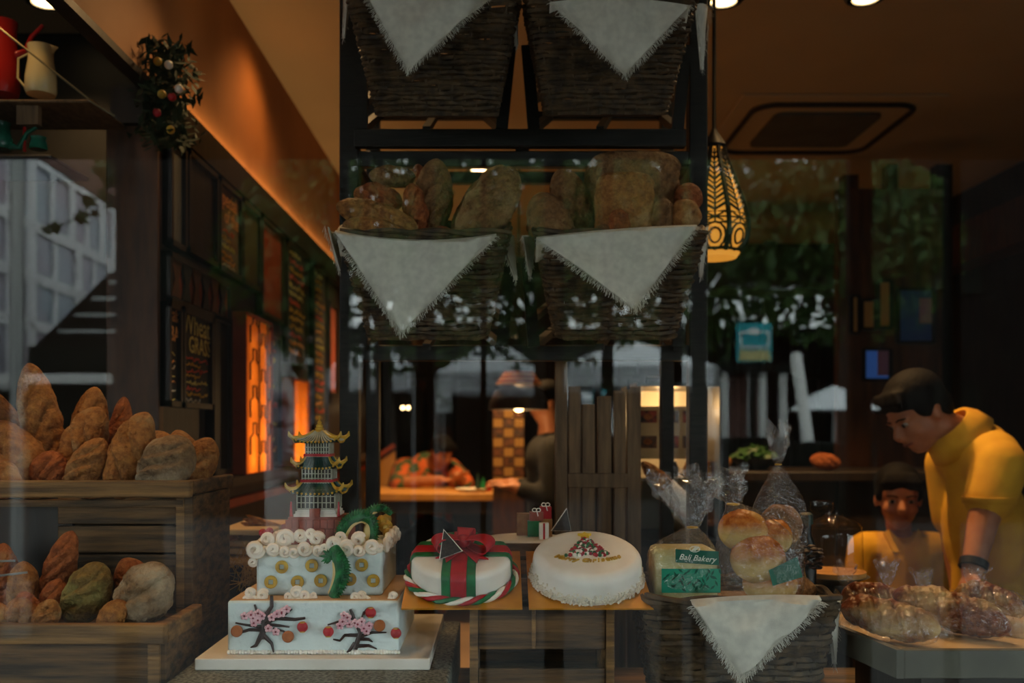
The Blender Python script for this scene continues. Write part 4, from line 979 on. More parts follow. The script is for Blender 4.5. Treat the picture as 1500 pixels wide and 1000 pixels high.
for k in range(3):
    y = fy+.02+k*.065; MB().prism([(cx0,y,tz(y)-.011),(cx0,y+.05,tz(y+.05)-.011),(cx0,y+.05,tz(y+.05)-.0036),(cx0,y,tz(y)-.0036)],(cx1-cx0,0,0)).build('top_slat','dark_crate_wood',t,smooth=False)
# ================================================================ round cakes (tilted to the window)
def tilted(name,label,cat,xc,half): return thing(name,label,cat,(xc,1.6+half*math.cos(TL),1.2035+half*math.sin(TL)),rot=(TL,0,0))
def tboard(xc,hx,label):
    t = tilted('gold_cake_board',label,'cake board',xc,.104); MB().box((-hx,-.104,-.002),(hx,.104,.001)).build('card','gold_board',t,smooth=False); return t
tboard(-.0635,.1015,'golden square card under the ribbon cake'); tboard(.1535,.1045,'golden square card under the Merry Christmas cake')
def cprof(r,h,e=.012): return [(r*.2,0),(r,0),(r+.001,h*.3),(r,h-e)]+[(r-e+e*math.cos(R(15*k)),h-e+e*math.sin(R(15*k))) for k in range(1,7)]+[(r*.5,h),(.0005,h)]
t = tilted('ribbon_cake','round white cake tied with red and green ribbon and bow','cake',-.0675,.104); r0,h0 = .088,.05; zb = .0015
MB().lathe((0,0,zb),cprof(r0,h0),64).build('body','white_icing',t)
def ribbon(ang, off, w0, w1, m, lift):
    path = [(1,.004)]+[(1,h0*k/5) for k in range(1,5)]+[(1-.13*(1-math.cos(R(a_)))-.0,h0-.012+.012*math.sin(R(a_))) for a_ in (30,60,90)]+[(.6,h0),(.3,h0),(0,h0)]
    path = path+[(-a_,b_) for a_,b_ in path[-2::-1]]; n = len(path)-1; M_ = Matrix.Rotation(ang,3,'Z')
    def fn(i,j):
        tt = off+w0+(w1-w0)*i; a_,z = path[round(j*n)]; rr_ = math.sqrt(max(0,(r0+lift)**2-tt*tt)); x = a_*rr_
        q = M_ @ Vector((x,tt,0)); return Vector((q.x,q.y,zb+z+(lift if abs(a_)<.95 else 0)))
    MB().grid(fn,6,n).build('ribbon',m,t,solid=.0008)
for ang,off in ((R(-90),-.002),(0,.012)):
    ribbon(ang,off,-.029,-.0135,'green_icing',.0016); ribbon(ang,off,.0135,.029,'green_icing',.0016); ribbon(ang,off,-.0135,.0135,'red_icing',.0018)
def loop(cx,cy,ang,L,w,tilt):
    M_ = Matrix.Rotation(ang,3,'Z')
    def fn(i,j):
        th = 2*math.pi*j; x = L*.5*(1-math.cos(th)); z = .017*math.sin(th)*(.4+.6*(1-math.cos(th))/2)+.015; y = (i-.5)*w*(.55+.45*(x/L))
        q = M_ @ Vector((x,y,z)); return Vector((cx+q.x,cy+q.y,zb+h0+q.z+.003))
    MB().grid(fn,6,28).build('bow_loop','red_icing',t,solid=.0015)
loop(.005,.012,R(-25),.052,.034,0); loop(.0,.012,R(200),.05,.034,0); loop(.003,.014,R(80),.03,.034,0)
MB().ball((.003,.01,zb+h0+.017),(.013,.014,.012),14,10).build('bow_knot','red_icing',t)
for ang,L in ((R(-55),.062),(R(-128),.06)):
    d_ = Vector((math.cos(ang),math.sin(ang),0)); s_ = Vector((-d_.y,d_.x,0)); c = Vector((.003,.01,zb+h0+.0035))
    MB().prism([c-s_*.006,c+d_*L-s_*.012,c+d_*(L-.012),c+d_*L+s_*.012,c+s_*.006],(0,0,.0025)).build('bow_tail','red_icing',t,smooth=False)
n = 150
for k,m in enumerate(('red_icing','white_icing','green_icing')):
    pts = []
    for i in range(n):
        an = 2*math.pi*i/n; hx = 2*math.pi*k/3+an*9; q = r0+.0075+.0036*math.cos(hx); pts.append((q*math.cos(an),q*math.sin(an),zb+.0075+.0036*math.sin(hx)))
    MB().tube(pts,.0042,6,True).build('rope_strand',m,t)
def choctree(t,pts,th,par=None):
    o = MB().prism(pts,th).build('chocolate_tree','chocolate',t,smooth=False)
    MB().tube([Vector(p)+Vector(th)*.5 for p in pts],.0016,6,True).build('icing_outline','white_icing',o); return o
choctree(t,[(-.036,-.034,zb+h0+.004),(.003,-.030,zb+h0+.018),(-.030,.0,zb+h0+.044)],(0,.002,.0))
t = tilted('christmas_cake','round white cake lettered Merry Christmas with a sprinkle tree','cake',.154,.104); r0,h0 = .096,.052
MB().lathe((0,0,zb),cprof(r0,h0,.018),72).build('body','white_icing',t)
mb = MB()
for k in range(900):
    an = random.uniform(0,2*math.pi); z = abs(random.gauss(0,.008)); q = r0+.0015+max(0,.006-z*.5)*random.random(); mb.ball((q*math.cos(an),q*math.sin(an),zb+.002+min(z,.022)),random.uniform(.0014,.0026),5,4)
mb.build('crumb_border','crumb_icing',t,kind='stuff')
cols_ = {m:MB() for m in ('red_icing','white_icing','green_icing','dark_pink')}
for k in range(190):
    e = random.random()**.6; y = .048-.066*e; x = random.uniform(-1,1)*(.006+.034*e); m = random.choice(list(cols_)); cols_[m].ball((x,y,zb+h0+.002),random.uniform(.0022,.0042),7,5)
for m,b_ in cols_.items(): b_.build('sprinkles',m,t,kind='stuff')
MB().prism([(.013*(1 if k%2==0 else .5)*math.cos(R(90+36*k)),.058+.009*(1 if k%2==0 else .5)*math.sin(R(90+36*k)),zb+h0+.001) for k in range(10)],(0,0,.005)).build('star','yellow',t,smooth=False)
s = 'Merry Christmas'; ctr = Vector((0,.066,0)); rad_ = .106
for i,ch in enumerate(s):
    if ch == ' ': continue
    an = R(-90-33+66*(i+.5)/len(s)); p = ctr+Vector((rad_*math.cos(an),rad_*math.sin(an),zb+h0+.0012)); tx = Vector((-math.sin(an),math.cos(an),0))
    text(ch,.0155,'gold_icing',t,frame3(p,tx,Vector((0,0,1)).cross(tx)),'letter',.25,.0012,'CENTER',.0006)
# cake behind with gifts
o = MB().box((-.045,1.875,1.0005),(.16,2.025,1.2)).build('cake_riser','dark_wood',bevel=.003); tag(o,'dark wooden riser block behind the round cakes','riser')
GC = Vector((.052,1.95,1.2005)); t = thing('gift_cake','low white cake topped with small gift boxes and chocolate tree','cake',GC)
MB().lathe(GC,cprof(.088,.085,.014),48).build('body','white_icing',t); gz = GC.z+.085
def gb(px0,px1,yb,yt,d,m,bow=None,rib=None):
    a_ = P(px0,yb,d); b_ = P(px1,yt,d); w = b_.x-a_.x; o = MB().box((a_.x,d,a_.z),(b_.x,d+w*.9,b_.z)).build('gift_box',m,t,bevel=.001)
    c = Vector(((a_.x+b_.x)/2,d+w*.2,b_.z))
    if bow:
        for s_ in (-1,1): MB().tube([c+Vector((s_*.004+.0045*math.cos(2*math.pi*k/10)*s_,0,.004+.0035*math.sin(2*math.pi*k/10))) for k in range(10)],.001,5,True).build('bow_loop',bow,o)
        MB().tube([c+Vector((0,-.004,.001)),c+Vector((.001,-w*.25,0)),c+Vector((.003,-w*.3,-.008))],.001,5).build('bow_tail',bow,o)
    if rib: MB().box((c.x-.002,d-.0008,a_.z),(c.x+.002,d,b_.z)).build('ribbon',rib,o,smooth=False)
gb(757,776,788,752,1.975,'cracker'); gb(773,791,786,763,1.93,'green_icing'); gb(776,796,763,750,1.932,'brick_icing','white_icing'); gb(793,809,786,760,1.945,'cracker'); gb(791,808,760,742,1.947,'red_icing','white_icing'); gb(790,804,790,766,1.905,'white_icing',None,'red_icing')
choctree(t,[P(808,777,1.93),P(836,777,1.945),P(830,745,1.94)],(0,.003,0))
# ================================================================ right basket with bagged breads
c = basket(P(1092,0,1.6).x,1.595,1.006,.325,.25,.205,.27,'wicker basket on the counter holding bagged breads','counter basket',20,0)
cloth('frayed grey cloth hanging over the counter basket rim',P(1014,886,1.572),P(1204,880,1.572),P(1084,992,1.572),-.004,None,(P(1208,876,1.63),P(1228,880,1.72),P(1222,975,1.66)),21,'counter basket cloth')
struct_in = MB().box((c.x-.14,1.63,1.175),(c.x+.14,1.83,1.195)).build('basket_liner','cardboard',smooth=False); tag(struct_in,'plain card laid inside the counter basket','liner')
BZ = 1.1955
def bag(label, body, neck, top, r, flare, seedv, d, floor=BZ):
    """clear bag: body (half sizes) centred, gathered neck, flared crinkled top"""
    t = thing('bread_bag',label,'bag',(body[0].x,d,floor),'clear bread bags'); rnd = random.Random(seedv); sd = Vector((seedv*3.1,0,0))
    cen,hx,hy,hz = body; n = 56
    prof = [(0,.55,0)] 
    def fn(i,j):
        th = 2*math.pi*i; cc,ss = math.cos(th),math.sin(th)
        if j < .6:
            e = j/.6; ph = -math.pi/2+e*math.pi*.86; q = math.cos(ph); k = abs(q)**.35
            p = cen+Vector((math.copysign(abs(cc)**.5,cc)*hx*k,math.copysign(abs(ss)**.5,ss)*hy*k,hz*math.copysign(abs(math.sin(ph))**.8,math.sin(ph))))
            if e > .72: f_ = (e-.72)/.28; p = p.lerp(neck+Vector((cc*r,ss*r,0)),f_*f_*(3-2*f_))
        else:
            e = (j-.6)/.4; q = r+(flare-r)*e**.8; p = neck.lerp(top,e)+Vector((cc*q,ss*q*.5,0)); p += Vector((cc,ss*.5,0))*flare*.3*math.sin(9*th+seedv)*e; p.z += .014*math.sin(5*th+seedv)*e
        a_ = .004*(1+5*max(0,j-.5)); nv_ = mnoise.noise_vector(p*55+sd)
        return p+nv_*a_
    MB().grid(fn,n,44,wrap=True).build('wrap','clear_plastic',t)
    tie = MB().tube([neck+Vector((math.cos(k*.6283)*r*.75,math.sin(k*.6283)*r*.75,0)) for k in range(10)],.0016,6,True).build('tie','gold_icing',t)
    return t
# sliced loaf bag
d = 1.66; a_ = P(961,884,d); b_ = P(1053,802,d); w = b_.x-a_.x; cc = Vector(((a_.x+b_.x)/2,d+.045,BZ+.056)); Mrot = Matrix.Rotation(R(-4),3,'Y')
o = MB().box((cc.x-w/2,d,BZ),(cc.x+w/2,d+.095,BZ+.1)).build('sandwich_loaf','bagged_crumb',bevel=.012); tag(o,'square pale sandwich loaf inside the labelled bag','bread')
tb = bag('clear bag with green label around the square sandwich loaf',(cc,w/2+.006,.056,.062),P(1014,772,d+.04),P(1002,700,d+.05),.012,.058,3,d)
def lblM(x,z,y=d-.0115): return frame3((x,y,z),(1,0,-.06),(0,0,1))
z1 = P(0,803,d).z; z0_ = P(0,824,d).z; x0_ = P(988,0,d).x; x1_ = P(1051,0,d).x
MB().prism([(x0_,d-.010,z0_+.002),(x1_,d-.010,z0_-.003),(x1_,d-.010,z1-.004),(x0_,d-.010,z1)],(0,.0012,0)).build('label','label_green',tb,smooth=False)
text('Bali Bakery',.0142,'label_white',tb,frame3((x0_+.005,d-.0112,z0_+.0075),(1,0,-.08),(0,0,1)),'lettering',.35,.0003)
mb = MB(); ec = P(1018,804,d-.011)
mb.tube([ec+Vector((.009*math.cos(k*.6283),0,.005*math.sin(k*.6283))) for k in range(10)],.0007,5,True)
for k in range(4): mb.tube([ec+Vector((-.006+.002*k,0,-.003)),ec+Vector((.001+.002*k,0,.0035))],.0008,5)
mb.build('emblem','label_white',tb)
zb1 = P(0,864,d).z; zb0 = P(0,834,d).z
mb = MB()
for k in range(34):
    x = x0_-.024+random.random()*(x1_-x0_+.028); z = random.uniform(zb1,zb0); an = random.choice((.7,1.1,2.0,2.5)); L = .006
    pts = [Vector((x-math.cos(an)*L,d-.0104,z-math.sin(an)*L)),Vector((x+math.sin(an)*L*.35,d-.0104,z-math.cos(an)*L*.35)),Vector((x+math.cos(an)*L,d-.0104,z+math.sin(an)*L)),Vector((x-math.sin(an)*L*.35,d-.0104,z+math.cos(an)*L*.35))]
    mb.prism(pts,(0,.0006,0))
MB().box((x0_-.024,d-.0098,zb1-.003),(x1_+.003,d-.009,zb0+.003)).build('leaf_band','label_leaf',tb,smooth=False); mb.build('leaf_print','label_green',tb,smooth=False)
# buns in a bag
d = 1.68
def bun(label,px,py,r,d,m='bun_gloss',fl=.8,**k): 
    c_ = P(px,py,d); rr_ = S(r,d); return loaf(label,c_-Vector((rr_,0,0)),c_+Vector((rr_,0,0)),rr_*2*fl,m,slashes=0,pw=2.2,ex=.5,nz=.05,name='bun',cat='bun',flat=1.0,**k)
g = 'glossy buns in the clear bag'
bun('glossy bun lowest in the bun bag',1128,868,40,d,group=g,m='bun_gloss',fl=.72,floor=BZ)
bun('glossy orange-brown bun in the middle of the bun bag',1110,818,40,d-.014,group=g,fl=.86)
bun('scored glossy bun at the top of the bun bag',1088,776,36,d+.012,group=g,fl=.84)
bun('glossy bun behind the middle bun of the bag',1134,786,26,d+.07,group=g,fl=1.0)
LP('brown loaf end beside the lowest glossy bun',1130,868,1196,872,40,1.70,m='crust',slashes=0,floor=BZ,group='')
cb = P(1112,824,d+.02); tb = bag('clear crinkled bag full of glossy buns',(cb,S(58,d),.075,S(66,d)),P(1074,738,d+.05),P(1040,690,d+.06),.014,.055,9,d)
MB().prism([P(1126,835,d-.055),P(1168,815,d-.05),P(1176,845,d-.05),P(1132,858,d-.055)],(0,.0008,0)).build('label','label_green',tb,smooth=False)
# round loaf in tied bag behind
d = 1.95; LP('dark round loaf inside the tall tied bag',1112,768,1176,770,62,d,m='crust_dark',slashes=1,pw=2.2,group='',name='round_loaf')
bag('tall tied clear bag over the dark round loaf',(P(1142,768,d),S(36,d),S(34,d),S(50,d)),P(1140,680,d),P(1140,622,d),.008,.022,14,d,P(0,800,d).z)
o = MB().box((P(1095,0,d).x,d-.07,1.0005),(P(1156,0,d).x,d+.075,P(0,802,d).z)).build('bag_riser','dark_wood',bevel=.003)
tag(o,'dark riser under the tall tied bag','riser')
# green-capped dark bottle
c_ = P(1180,800,1.99); t = thing('dark_bottle','small dark bottle with a green cap beside the buns','bottle',(c_.x,c_.y,1.0005))
zt = P(0,752,1.99).z; MB().lathe((c_.x,c_.y,1.0005),[(.02,0),(.022,.01),(.022,zt-1.07),(.012,zt-1.045),(.011,zt-1.02)],20).build('glass','black_metal',t); MB().lathe((c_.x,c_.y,zt-.022),[(.015,0),(.015,.02),(.01,.024)],16).build('cap','dark_green_cap',t)
t = thing('pine_cone','dark pine cone ornament beside the bagged buns','ornament',P(1188,822,1.73)+Vector((0,0,-.02))); c_ = P(1186,815,1.73)
for k in range(26):
    an = k*2.4; z = -.02+.04*k/26; q = .018*math.cos(z*28); MB().ball(c_+Vector((q*math.cos(an),q*math.sin(an),z)),(.009,.009,.0035),6,4).build('scale','bark_icing',t)
# glass dome on stand
d = 2.25; c_ = P(1222,835,d); hh = P(0,762,d).z-c_.z; r = S(41,d); t = thing('cake_dome','clear plastic cake dome with flat top and knob','cake dome',(c_.x,d,c_.z))
MB().lathe(c_,[(r,0),(r*.97,hh*.7),(r*.92,hh*.9),(r*.8,hh*.98),(r*.3,hh*1.1),(.02,hh*1.14)],40,cap=False).build('cover','clear_dome',t)
MB().tube([c_+Vector((r*.93*math.cos(k*math.pi/16),r*.93*math.sin(k*math.pi/16),hh*.88)) for k in range(32)],.002,5,True).build('rim_line','clear_dome',t)
MB().lathe(c_+Vector((-.03,0,hh*1.12)),[(.018,0),(.026,.012),(.026,.03),(.02,.032)],20).build('knob','clear_dome',t)
MB().lathe(c_+Vector((0,0,-.012)),[(r*1.08,0),(r*1.08,.011)],40).build('plate','table_wood',t)
MB().lathe((c_.x,d,FL),[(.16,0),(.16,.03),(.05,.06),(.04,c_.z-.03-FL),(.08,c_.z-.012-FL)],24).build('stand','dark_wood',t)
# ================================================================ tray with wrapped loaves
t = thing('bread_tray','grey bread tray with a tan lining','tray',(.78,1.7,1.0005))
x0,x1 = P(1325,0,1.55).x,1.35; zt,zb_ = P(0,952,1.55).z,P(0,994,1.55).z
MB().box((x0,1.55,zb_),(x1,1.566,zt)).build('front','tray_grey',t,bevel=.002)
MB().prism([(x0,1.552,zb_),(x0,1.552,zt),(x0-.06,1.95,zt),(x0-.06,1.95,zb_)],(-.012,0,0)).build('side','tray_grey',t,smooth=False)
MB().prism([(x0-.01,1.566,zt-.022),(x1,1.566,zt-.022),(x1,1.95,zt-.022),(x0-.06,1.95,zt-.022)],(0,0,.012)).build('lining','tray_liner',t,smooth=False)
MB().box((x0-.05,1.94,zb_),(x1,1.955,zt+.01)).build('back','tray_grey',t,smooth=False)
MB().box((x0+.05,1.6,1.0005),(x1-.1,1.9,zb_)).build('stand','dark_wood',t,smooth=False)
g = 'wrapped loaves on the tray'; TZ = zt-.01
WR = []
def wrapped(label,x0,y0,x1,y1,w,d,d2,m,sd):
    A,B = P(x0,y0,d),P(x1,y1,d2); o = loaf('glossy '+label,A,B,S(w,d),m,slashes=4,slant=.25,flat=.75,pw=3,nz=.12,floor=TZ+.003,group=g,name='stollen_loaf')
    mid = (A+B)/2; u = (B-A).normalized(); L = (B-A).length; sdv = Vector((sd*2.3,1,0)); s_ = u.cross(Vector((0,0,1))).normalized(); up = s_.cross(u)
    zc = o.location.z + S(w,d)*.42
    t = thing('loaf_wrapper','clear wrapper around the '+label,'wrapper',(mid.x,mid.y,TZ),'clear wrappers on the tray')
    def fn(i,j):
        th = 2*math.pi*i; e = -.12+1.24*j; q = max(0,1-abs(2*e-1)**4)**.5 if 0<e<1 else 0
        rr_ = S(w,d)*(.5*q*1.08+.05)+(.03*abs(e-.5) if e<0 or e>1 else 0)
        p = A+u*L*e; p.z = zc+(.05*(abs(e-.5)-.5) if (e<0 or e>1) else 0)
        p = p+(s_*math.cos(th)*rr_+up*math.sin(th)*rr_*.85); p += mnoise.noise_vector(p*50+sdv)*.005
        p.z = max(p.z,TZ+.001); return p
    MB().grid(fn,36,40,wrap=True).build('wrap','clear_plastic',t); WR.append(t)
wrapped('long seeded loaf along the tray end',1232,905,1378,945,54,1.72,1.60,'stollen',1)
wrapped('middle glazed loaf on the tray',1308,880,1482,935,56,1.80,1.64,'stollen',2)
wrapped('rear glazed loaf next to the boy',1232,868,1330,890,52,1.86,1.80,'stollen',3)
wrapped('far glazed loaf before the man',1400,868,1500,905,50,1.88,1.78,'stollen',4)
LP('pale paper-wrapped baguette end at the tray corner',1440,905,1560,945,34,1.74,m='tray_liner',slashes=0,d2=1.66,group='',name='paper_roll',cat='wrapped bread',nz=.02)
for k,(px,py) in enumerate(((1238,842),(1352,852),(1430,850),(1300,838))):
    c_ = P(px,py,1.85-.02*k); sd = Vector((k*7.7,0,0))
    mb = MB(); mb.grid(lambda i,j: c_+Vector((math.cos(6.283*i)*(.006+.017*j),math.sin(6.283*i)*(.006+.013*j),-.025+.048*j))+mnoise.noise_vector(c_*40+Vector((math.cos(6.283*i)*2,math.sin(6.283*i)*2,j*4))+sd)*.012*j,30,12,wrap=True)
    mb.build('gathered_end','clear_plastic',WR[k])
# ================================================================ slatted wood stand
t = thing('slatted_stand','brown slatted wooden folding stand behind the round cakes','stand',(.24,2.36,FL)); d = 2.36
def sb(x0,x1,y0,y1=None,dd=0,nm='slat'): 
    zb_ = FL if y1 is None else P(0,y1,d).z; MB().box((P(x0,0,d).x,d+dd,zb_),(P(x1,0,d).x,d+dd+.02,P(0,y0,d).z)).build(nm,'slat_wood',t,bevel=.002)
sb(813,831,520,None,0,'post'); sb(919,939,566,None,0,'post')
for x0,x1,y in ((833,851,566),(853,872,592),(876,896,580),(900,917,572)): sb(x0,x1,y,None,.004)
sb(831,919,693,714,-.004,'rail'); MB().box((P(919,0,d).x-.002,d-.004,P(0,570,d).z),(P(922,0,d).x,d,P(0,556,d).z)).build('pin','black_metal',t,smooth=False)
# ================================================================ warm display case with photo menu
d = 2.9; x0,x1 = P(937,0,d).x,P(1052,0,d).x; z0,z1 = P(0,790,d).z,P(0,566,d).z
t = thing('display_case','lit glass warming case with six food photographs','display case',(x0,d,FL))
for a_,b_ in (((x0-.012,z0),(x0,z1)),((x1,z0),(x1+.028,z1+.004)),((x0-.012,z1),(x1+.028,z1+.012)),((x0-.012,z0-.02),(x1+.028,z0))): MB().box((a_[0],d-.02,a_[1]),(b_[0],d+.35,b_[1])).build('frame_bar','black_metal',t,smooth=False)
MB().box((x0,d+.33,z0),(x1,d+.34,z1)).build('back_panel','paper',t,smooth=False)
MB().box((x0,d-.018,z0),(x1,d-.014,z1)).build('glass','clear_dome',t,smooth=False)
MB().box((x0-.01,d-.02,FL),(x1+.02,d+.35,z0-.02)).build('cabinet','dark_wood',t,smooth=False)
q0,q1 = P(938,672,d),P(1030,595,d); pn = MB().box((q0.x,d+.0,q0.z),(q1.x,d+.006,q1.z)).build('photo_sheet','tape_tan',t,smooth=False)
for r_ in range(2):
    for c_ in range(3):
        a_ = P(938+31*c_ if c_ else 936,619+37*r_,d); b_ = P((962 if c_==0 else 938+31*c_+25),601+37*r_,d); o = MB().box((a_.x,d-.002,a_.z),(b_.x,d,b_.z)).build('photo','photo_red' if (r_+c_)%2==0 else 'photo_dark',pn,smooth=False)
        m_ = Vector(((a_.x+b_.x)/2,d-.0025,(a_.z+b_.z)/2)); MB().ball(m_,(.014,.002,.009),10,6).build('pictured_food','crust_red',pn)
MB().tube([P(948,560,d),P(948,553,d),P(968,553,d),P(968,560,d)],.006,6).build('handle','black_metal',t)
MB().box((x0,d+.02,P(0,705,d).z),(x1,d+.32,P(0,700,d).z)).build('shelf','metal_grey',t,smooth=False)
for k,(px,py,m) in enumerate(((985,690,'black_metal'),(1010,692,'table_wood'),(1035,685,'gold_board'))): MB().lathe(P(px,699,d+.1),[(.018,0),(.02,.03),(.012,.05)],14).build('jar',m,t)
lamp('case_light','POINT',(x0+.12,d+.2,z1-.06),2.0,WARM,t,.03)
A,B = P(940,676,2.5),P(1004,742,2.5); o = loaf('baguette in a white paper sleeve leaning by the slatted stand',A,B,S(26,2.5),'crust',slashes=3,name='baguette',group='')
o2 = MB().tube([A.lerp(B,.55),A.lerp(B,.8),B,B.lerp(A,-.25)],[S(15,2.5),S(16,2.5),S(15,2.5),S(10,2.5)],14).build('sleeve','paper',o)
# ================================================================ pierced hanging lantern
c_ = P(1047,0,2.8); c_.z = 0; zt,zb_ = P(0,218,2.8).z,P(0,372,2.8).z; H = zt-zb_; x = P(1046,0,2.8).x; cc = Vector((x,2.8,zb_)); R0 = S(51,2.8)
t = thing('pierced_lantern','glowing amber teardrop lantern in black pierced filigree','lantern',(x,2.8,zb_))
pr = [(.62,-.06),(.75,0),(.93,.09),(1.0,.2),(.97,.32),(.86,.45),(.68,.62),(.5,.78),(.34,.92),(.28,1.0)]
def prf(f):
    for (r_,a_),(s_,b_) in zip(pr,pr[1:]):
        if a_ <= f <= b_: return R0*(r_+(s_-r_)*(f-a_)/(b_-a_))
    return R0*pr[-1][0]
MATS['amber'] = mat('amber_shade',(.8,.45,.1),.5,emit=(1,.40,.045,.62))
MB().lathe(cc,[(prf(f_/24)*.96,H*f_/24) for f_ in range(-1,25)],40).build('shade','amber_shade',t)
def on(an,f,k=1.0): r_ = prf(f)*k; return cc+Vector((r_*math.cos(an),r_*math.sin(an),H*f))
for k in range(8):
    an = k*math.pi/4+.2; MB().tube([on(an,f_/20,1.01) for f_ in range(0,21)],.008,6).build('rib','black_metal',t)
    fg = MB(); a2 = an+math.pi/4; L_ = lambda e,f: on(an+(a2-an)*e,f,1.0)
    for f0 in [.36+.05*q for q in range(12)]:
        fg.tube([L_(.1,f0+.06),L_(.5,f0),L_(.9,f0+.06)],.0028 if int(f0*100)%2 else .0045,4)
    fg.tube([L_(.5,.33),L_(.5,.98)],.003,4)
    for rr_ in (.22,.4): fg.tube([L_(.5+rr_*math.cos(q*.524),.12+rr_*.3*math.sin(q*.524)) for q in range(12)],.0035,4,True)
    for q in range(8): fg.tube([L_(.5,.29),L_(.5+.42*math.cos(q*.785),.29+.05*math.sin(q*.785))],.0026,4)
    fg.tube([L_(0,.24),L_(1,.24)],.004,4); fg.tube([L_(0,.34),L_(1,.34)],.004,4); fg.tube([L_(0,.02),L_(1,.02)],.006,4)
    fg.build('filigree','black_metal',t,smooth=False)
MB().lathe(cc+Vector((0,0,H)),[(R0*.3,0),(R0*.34,.01),(R0*.1,.05),(.006,.06),(.006,CE-cc.z-H)],16).build('cap_and_cord','black_metal',t)
# ================================================================ people
def limb(mb, pts, rad, seg=12):
    for i in range(len(pts)-1):
        a_,b_ = Vector(pts[i]),Vector(pts[i+1]); mb.tube([a_.lerp(b_,k/4) for k in range(5)],[rad[i]+(rad[i+1]-rad[i])*k/4 for k in range(5)],seg); mb.ball(a_,rad[i]*1.0,seg,8)
    mb.ball(pts[-1],rad[-1],seg,8)
def head(mb, c, h, fwd, up):
    """fused head; h = head height; returns frame"""
    f_ = Vector(fwd).normalized(); u = Vector(up); u = (u-f_*u.dot(f_)).normalized(); s_ = f_.cross(u); M_ = Matrix((s_,f_,u)).transposed(); c = Vector(c); q = lambda x,y,z: c+M_@Vector((x*h,y*h,z*h))
    mb.ball(q(0,-.06,.12),(.33*h,.40*h,.38*h),20,14,M_); mb.ball(q(0,.08,-.14),(.27*h,.29*h,.33*h),18,12,M_); mb.ball(q(0,.2,-.36),(.15*h,.14*h,.12*h),12,8,M_)
    mb.tube([q(0,.33,.02),q(0,.41,-.12),q(0,.36,-.16)],[.045*h,.075*h,.05*h],10); mb.ball(q(0,.39,-.135),.07*h,10,8)
    for s2 in (-1,1): mb.ball(q(s2*.33,-.05,-.06),(.04*h,.08*h,.13*h),10,8,M_); mb.ball(q(s2*.13,.3,.06),(.1*h,.06*h,.04*h),10,6,M_); mb.ball(q(s2*.17,.24,-.14),(.1*h,.1*h,.1*h),10,6,M_)
    mb.ball(q(0,.335,-.235),(.11*h,.05*h,.028*h),10,6,M_); mb.ball(q(0,.325,-.285),(.09*h,.05*h,.03*h),10,6,M_)
    return q, M_
def face(root, q, M_, h):
    for s2 in (-1,1):
        MB().ball(q(s2*.14,.315,-.0),(.06*h,.03*h,.03*h),10,6,M_).build('eye','eye_white',root); MB().ball(q(s2*.14,.342,-.0),(.032*h,.012*h,.03*h),8,6,M_).build('pupil','black_metal',root)
        MB().tube([q(s2*.06,.35,.075),q(s2*.14,.355,.1),q(s2*.22,.30,.08)],.011*h,6).build('eyebrow','hair',root)
    MB().tube([q(-.1,.345,-.26),q(-.03,.39,-.262),q(.03,.39,-.262),q(.1,.345,-.26)],.014*h,6).build('lips','lip',root)
def haircap(root, q, M_, h, vox, thick=1.0):
    mb = MB(); mb.ball(q(0,-.1,.2),(.37*h*thick,.42*h*thick,.36*h*thick),20,12,M_); mb.ball(q(0,-.28,-.02),(.32*h,.2*h,.32*h),16,10,M_)
    for s2 in (-1,1): mb.ball(q(s2*.29,.0,.06),(.08*h,.16*h,.14*h),10,8,M_)
    for k in range(9): e = -1+2*k/8; mb.tube([q(e*.2,.2,.42),q(e*.28,.3,.3-.03*abs(e)),q(e*.27,.3,.2)],[.07*h,.06*h,.02*h],6)
    mb.build('hair','hair',root,remesh=vox)
def hand(mb, w, fdir, side, s=1.0):
    f_ = Vector(fdir).normalized(); s_ = Vector(side); s_ = (s_-f_*s_.dot(f_)).normalized(); n_ = f_.cross(s_); w = Vector(w)
    M_ = Matrix((s_,f_,n_)).transposed(); mb.ball(w+f_*.045*s,(.04*s,.052*s,.017*s),12,8,M_)
    for k,(o_,L) in enumerate(((-.03,.062),(-.01,.072),(.01,.068),(.029,.054))):
        b_ = w+f_*.085*s+s_*o_*s; limb(mb,[b_,b_+f_*L*.5*s+n_*.004*s,b_+f_*L*.85*s+n_*.022*s],[.0095*s,.0088*s,.0075*s],8)
    b_ = w+f_*.03*s-s_*.034*s; limb(mb,[b_,b_-s_*.024*s+f_*.026*s,b_-s_*.026*s+f_*.056*s+n_*.01*s],[.0115*s,.0105*s,.0085*s],8)
# the bending man
D = 2.9; hx = P(1338,612,D)
t = thing('person','man in a yellow polo shirt bending towards the boy','person',(P(1455,0,D).x,D+.05,FL))
sh = P(1448,672,D)+Vector((0,.05,0)); hip = P(1462,905,D)+Vector((0,.05,0)); neck = P(1410,634,D)+Vector((0,.05,0)); hc = P(1352,604,D)+Vector((0,.05,0)); HH = .235
fw = Vector((-.80,-.20,-.56)); upv = Vector((-.5,0,.85))
mb = MB(); q,M_ = head(mb,hc,HH,fw,upv)
limb(mb,[hc+Vector((.03,.0,-.03)),neck,sh],[.062,.058,.085]); limb(mb,[sh,sh.lerp(hip,.5),hip],[.08,.085,.09])
nearS = sh+Vector((-.012,-.135,-.02)); elb = P(1440,762,D-.14); wr = P(1424,836,D-.2); farS = sh+Vector((-.02,.17,-.02)); elb2 = farS+Vector((.02,-.02,-.28)); wr2 = elb2+Vector((.0,-.05,-.2))
limb(mb,[sh,nearS,elb,wr],[.075,.058,.044,.03]); limb(mb,[sh,farS,elb2,wr2],[.075,.058,.043,.03])
hand(mb,wr,(wr-elb)+Vector((-.02,0,-.02)),(0,1,0)); hand(mb,wr2,(wr2-elb2),(0,1,0))
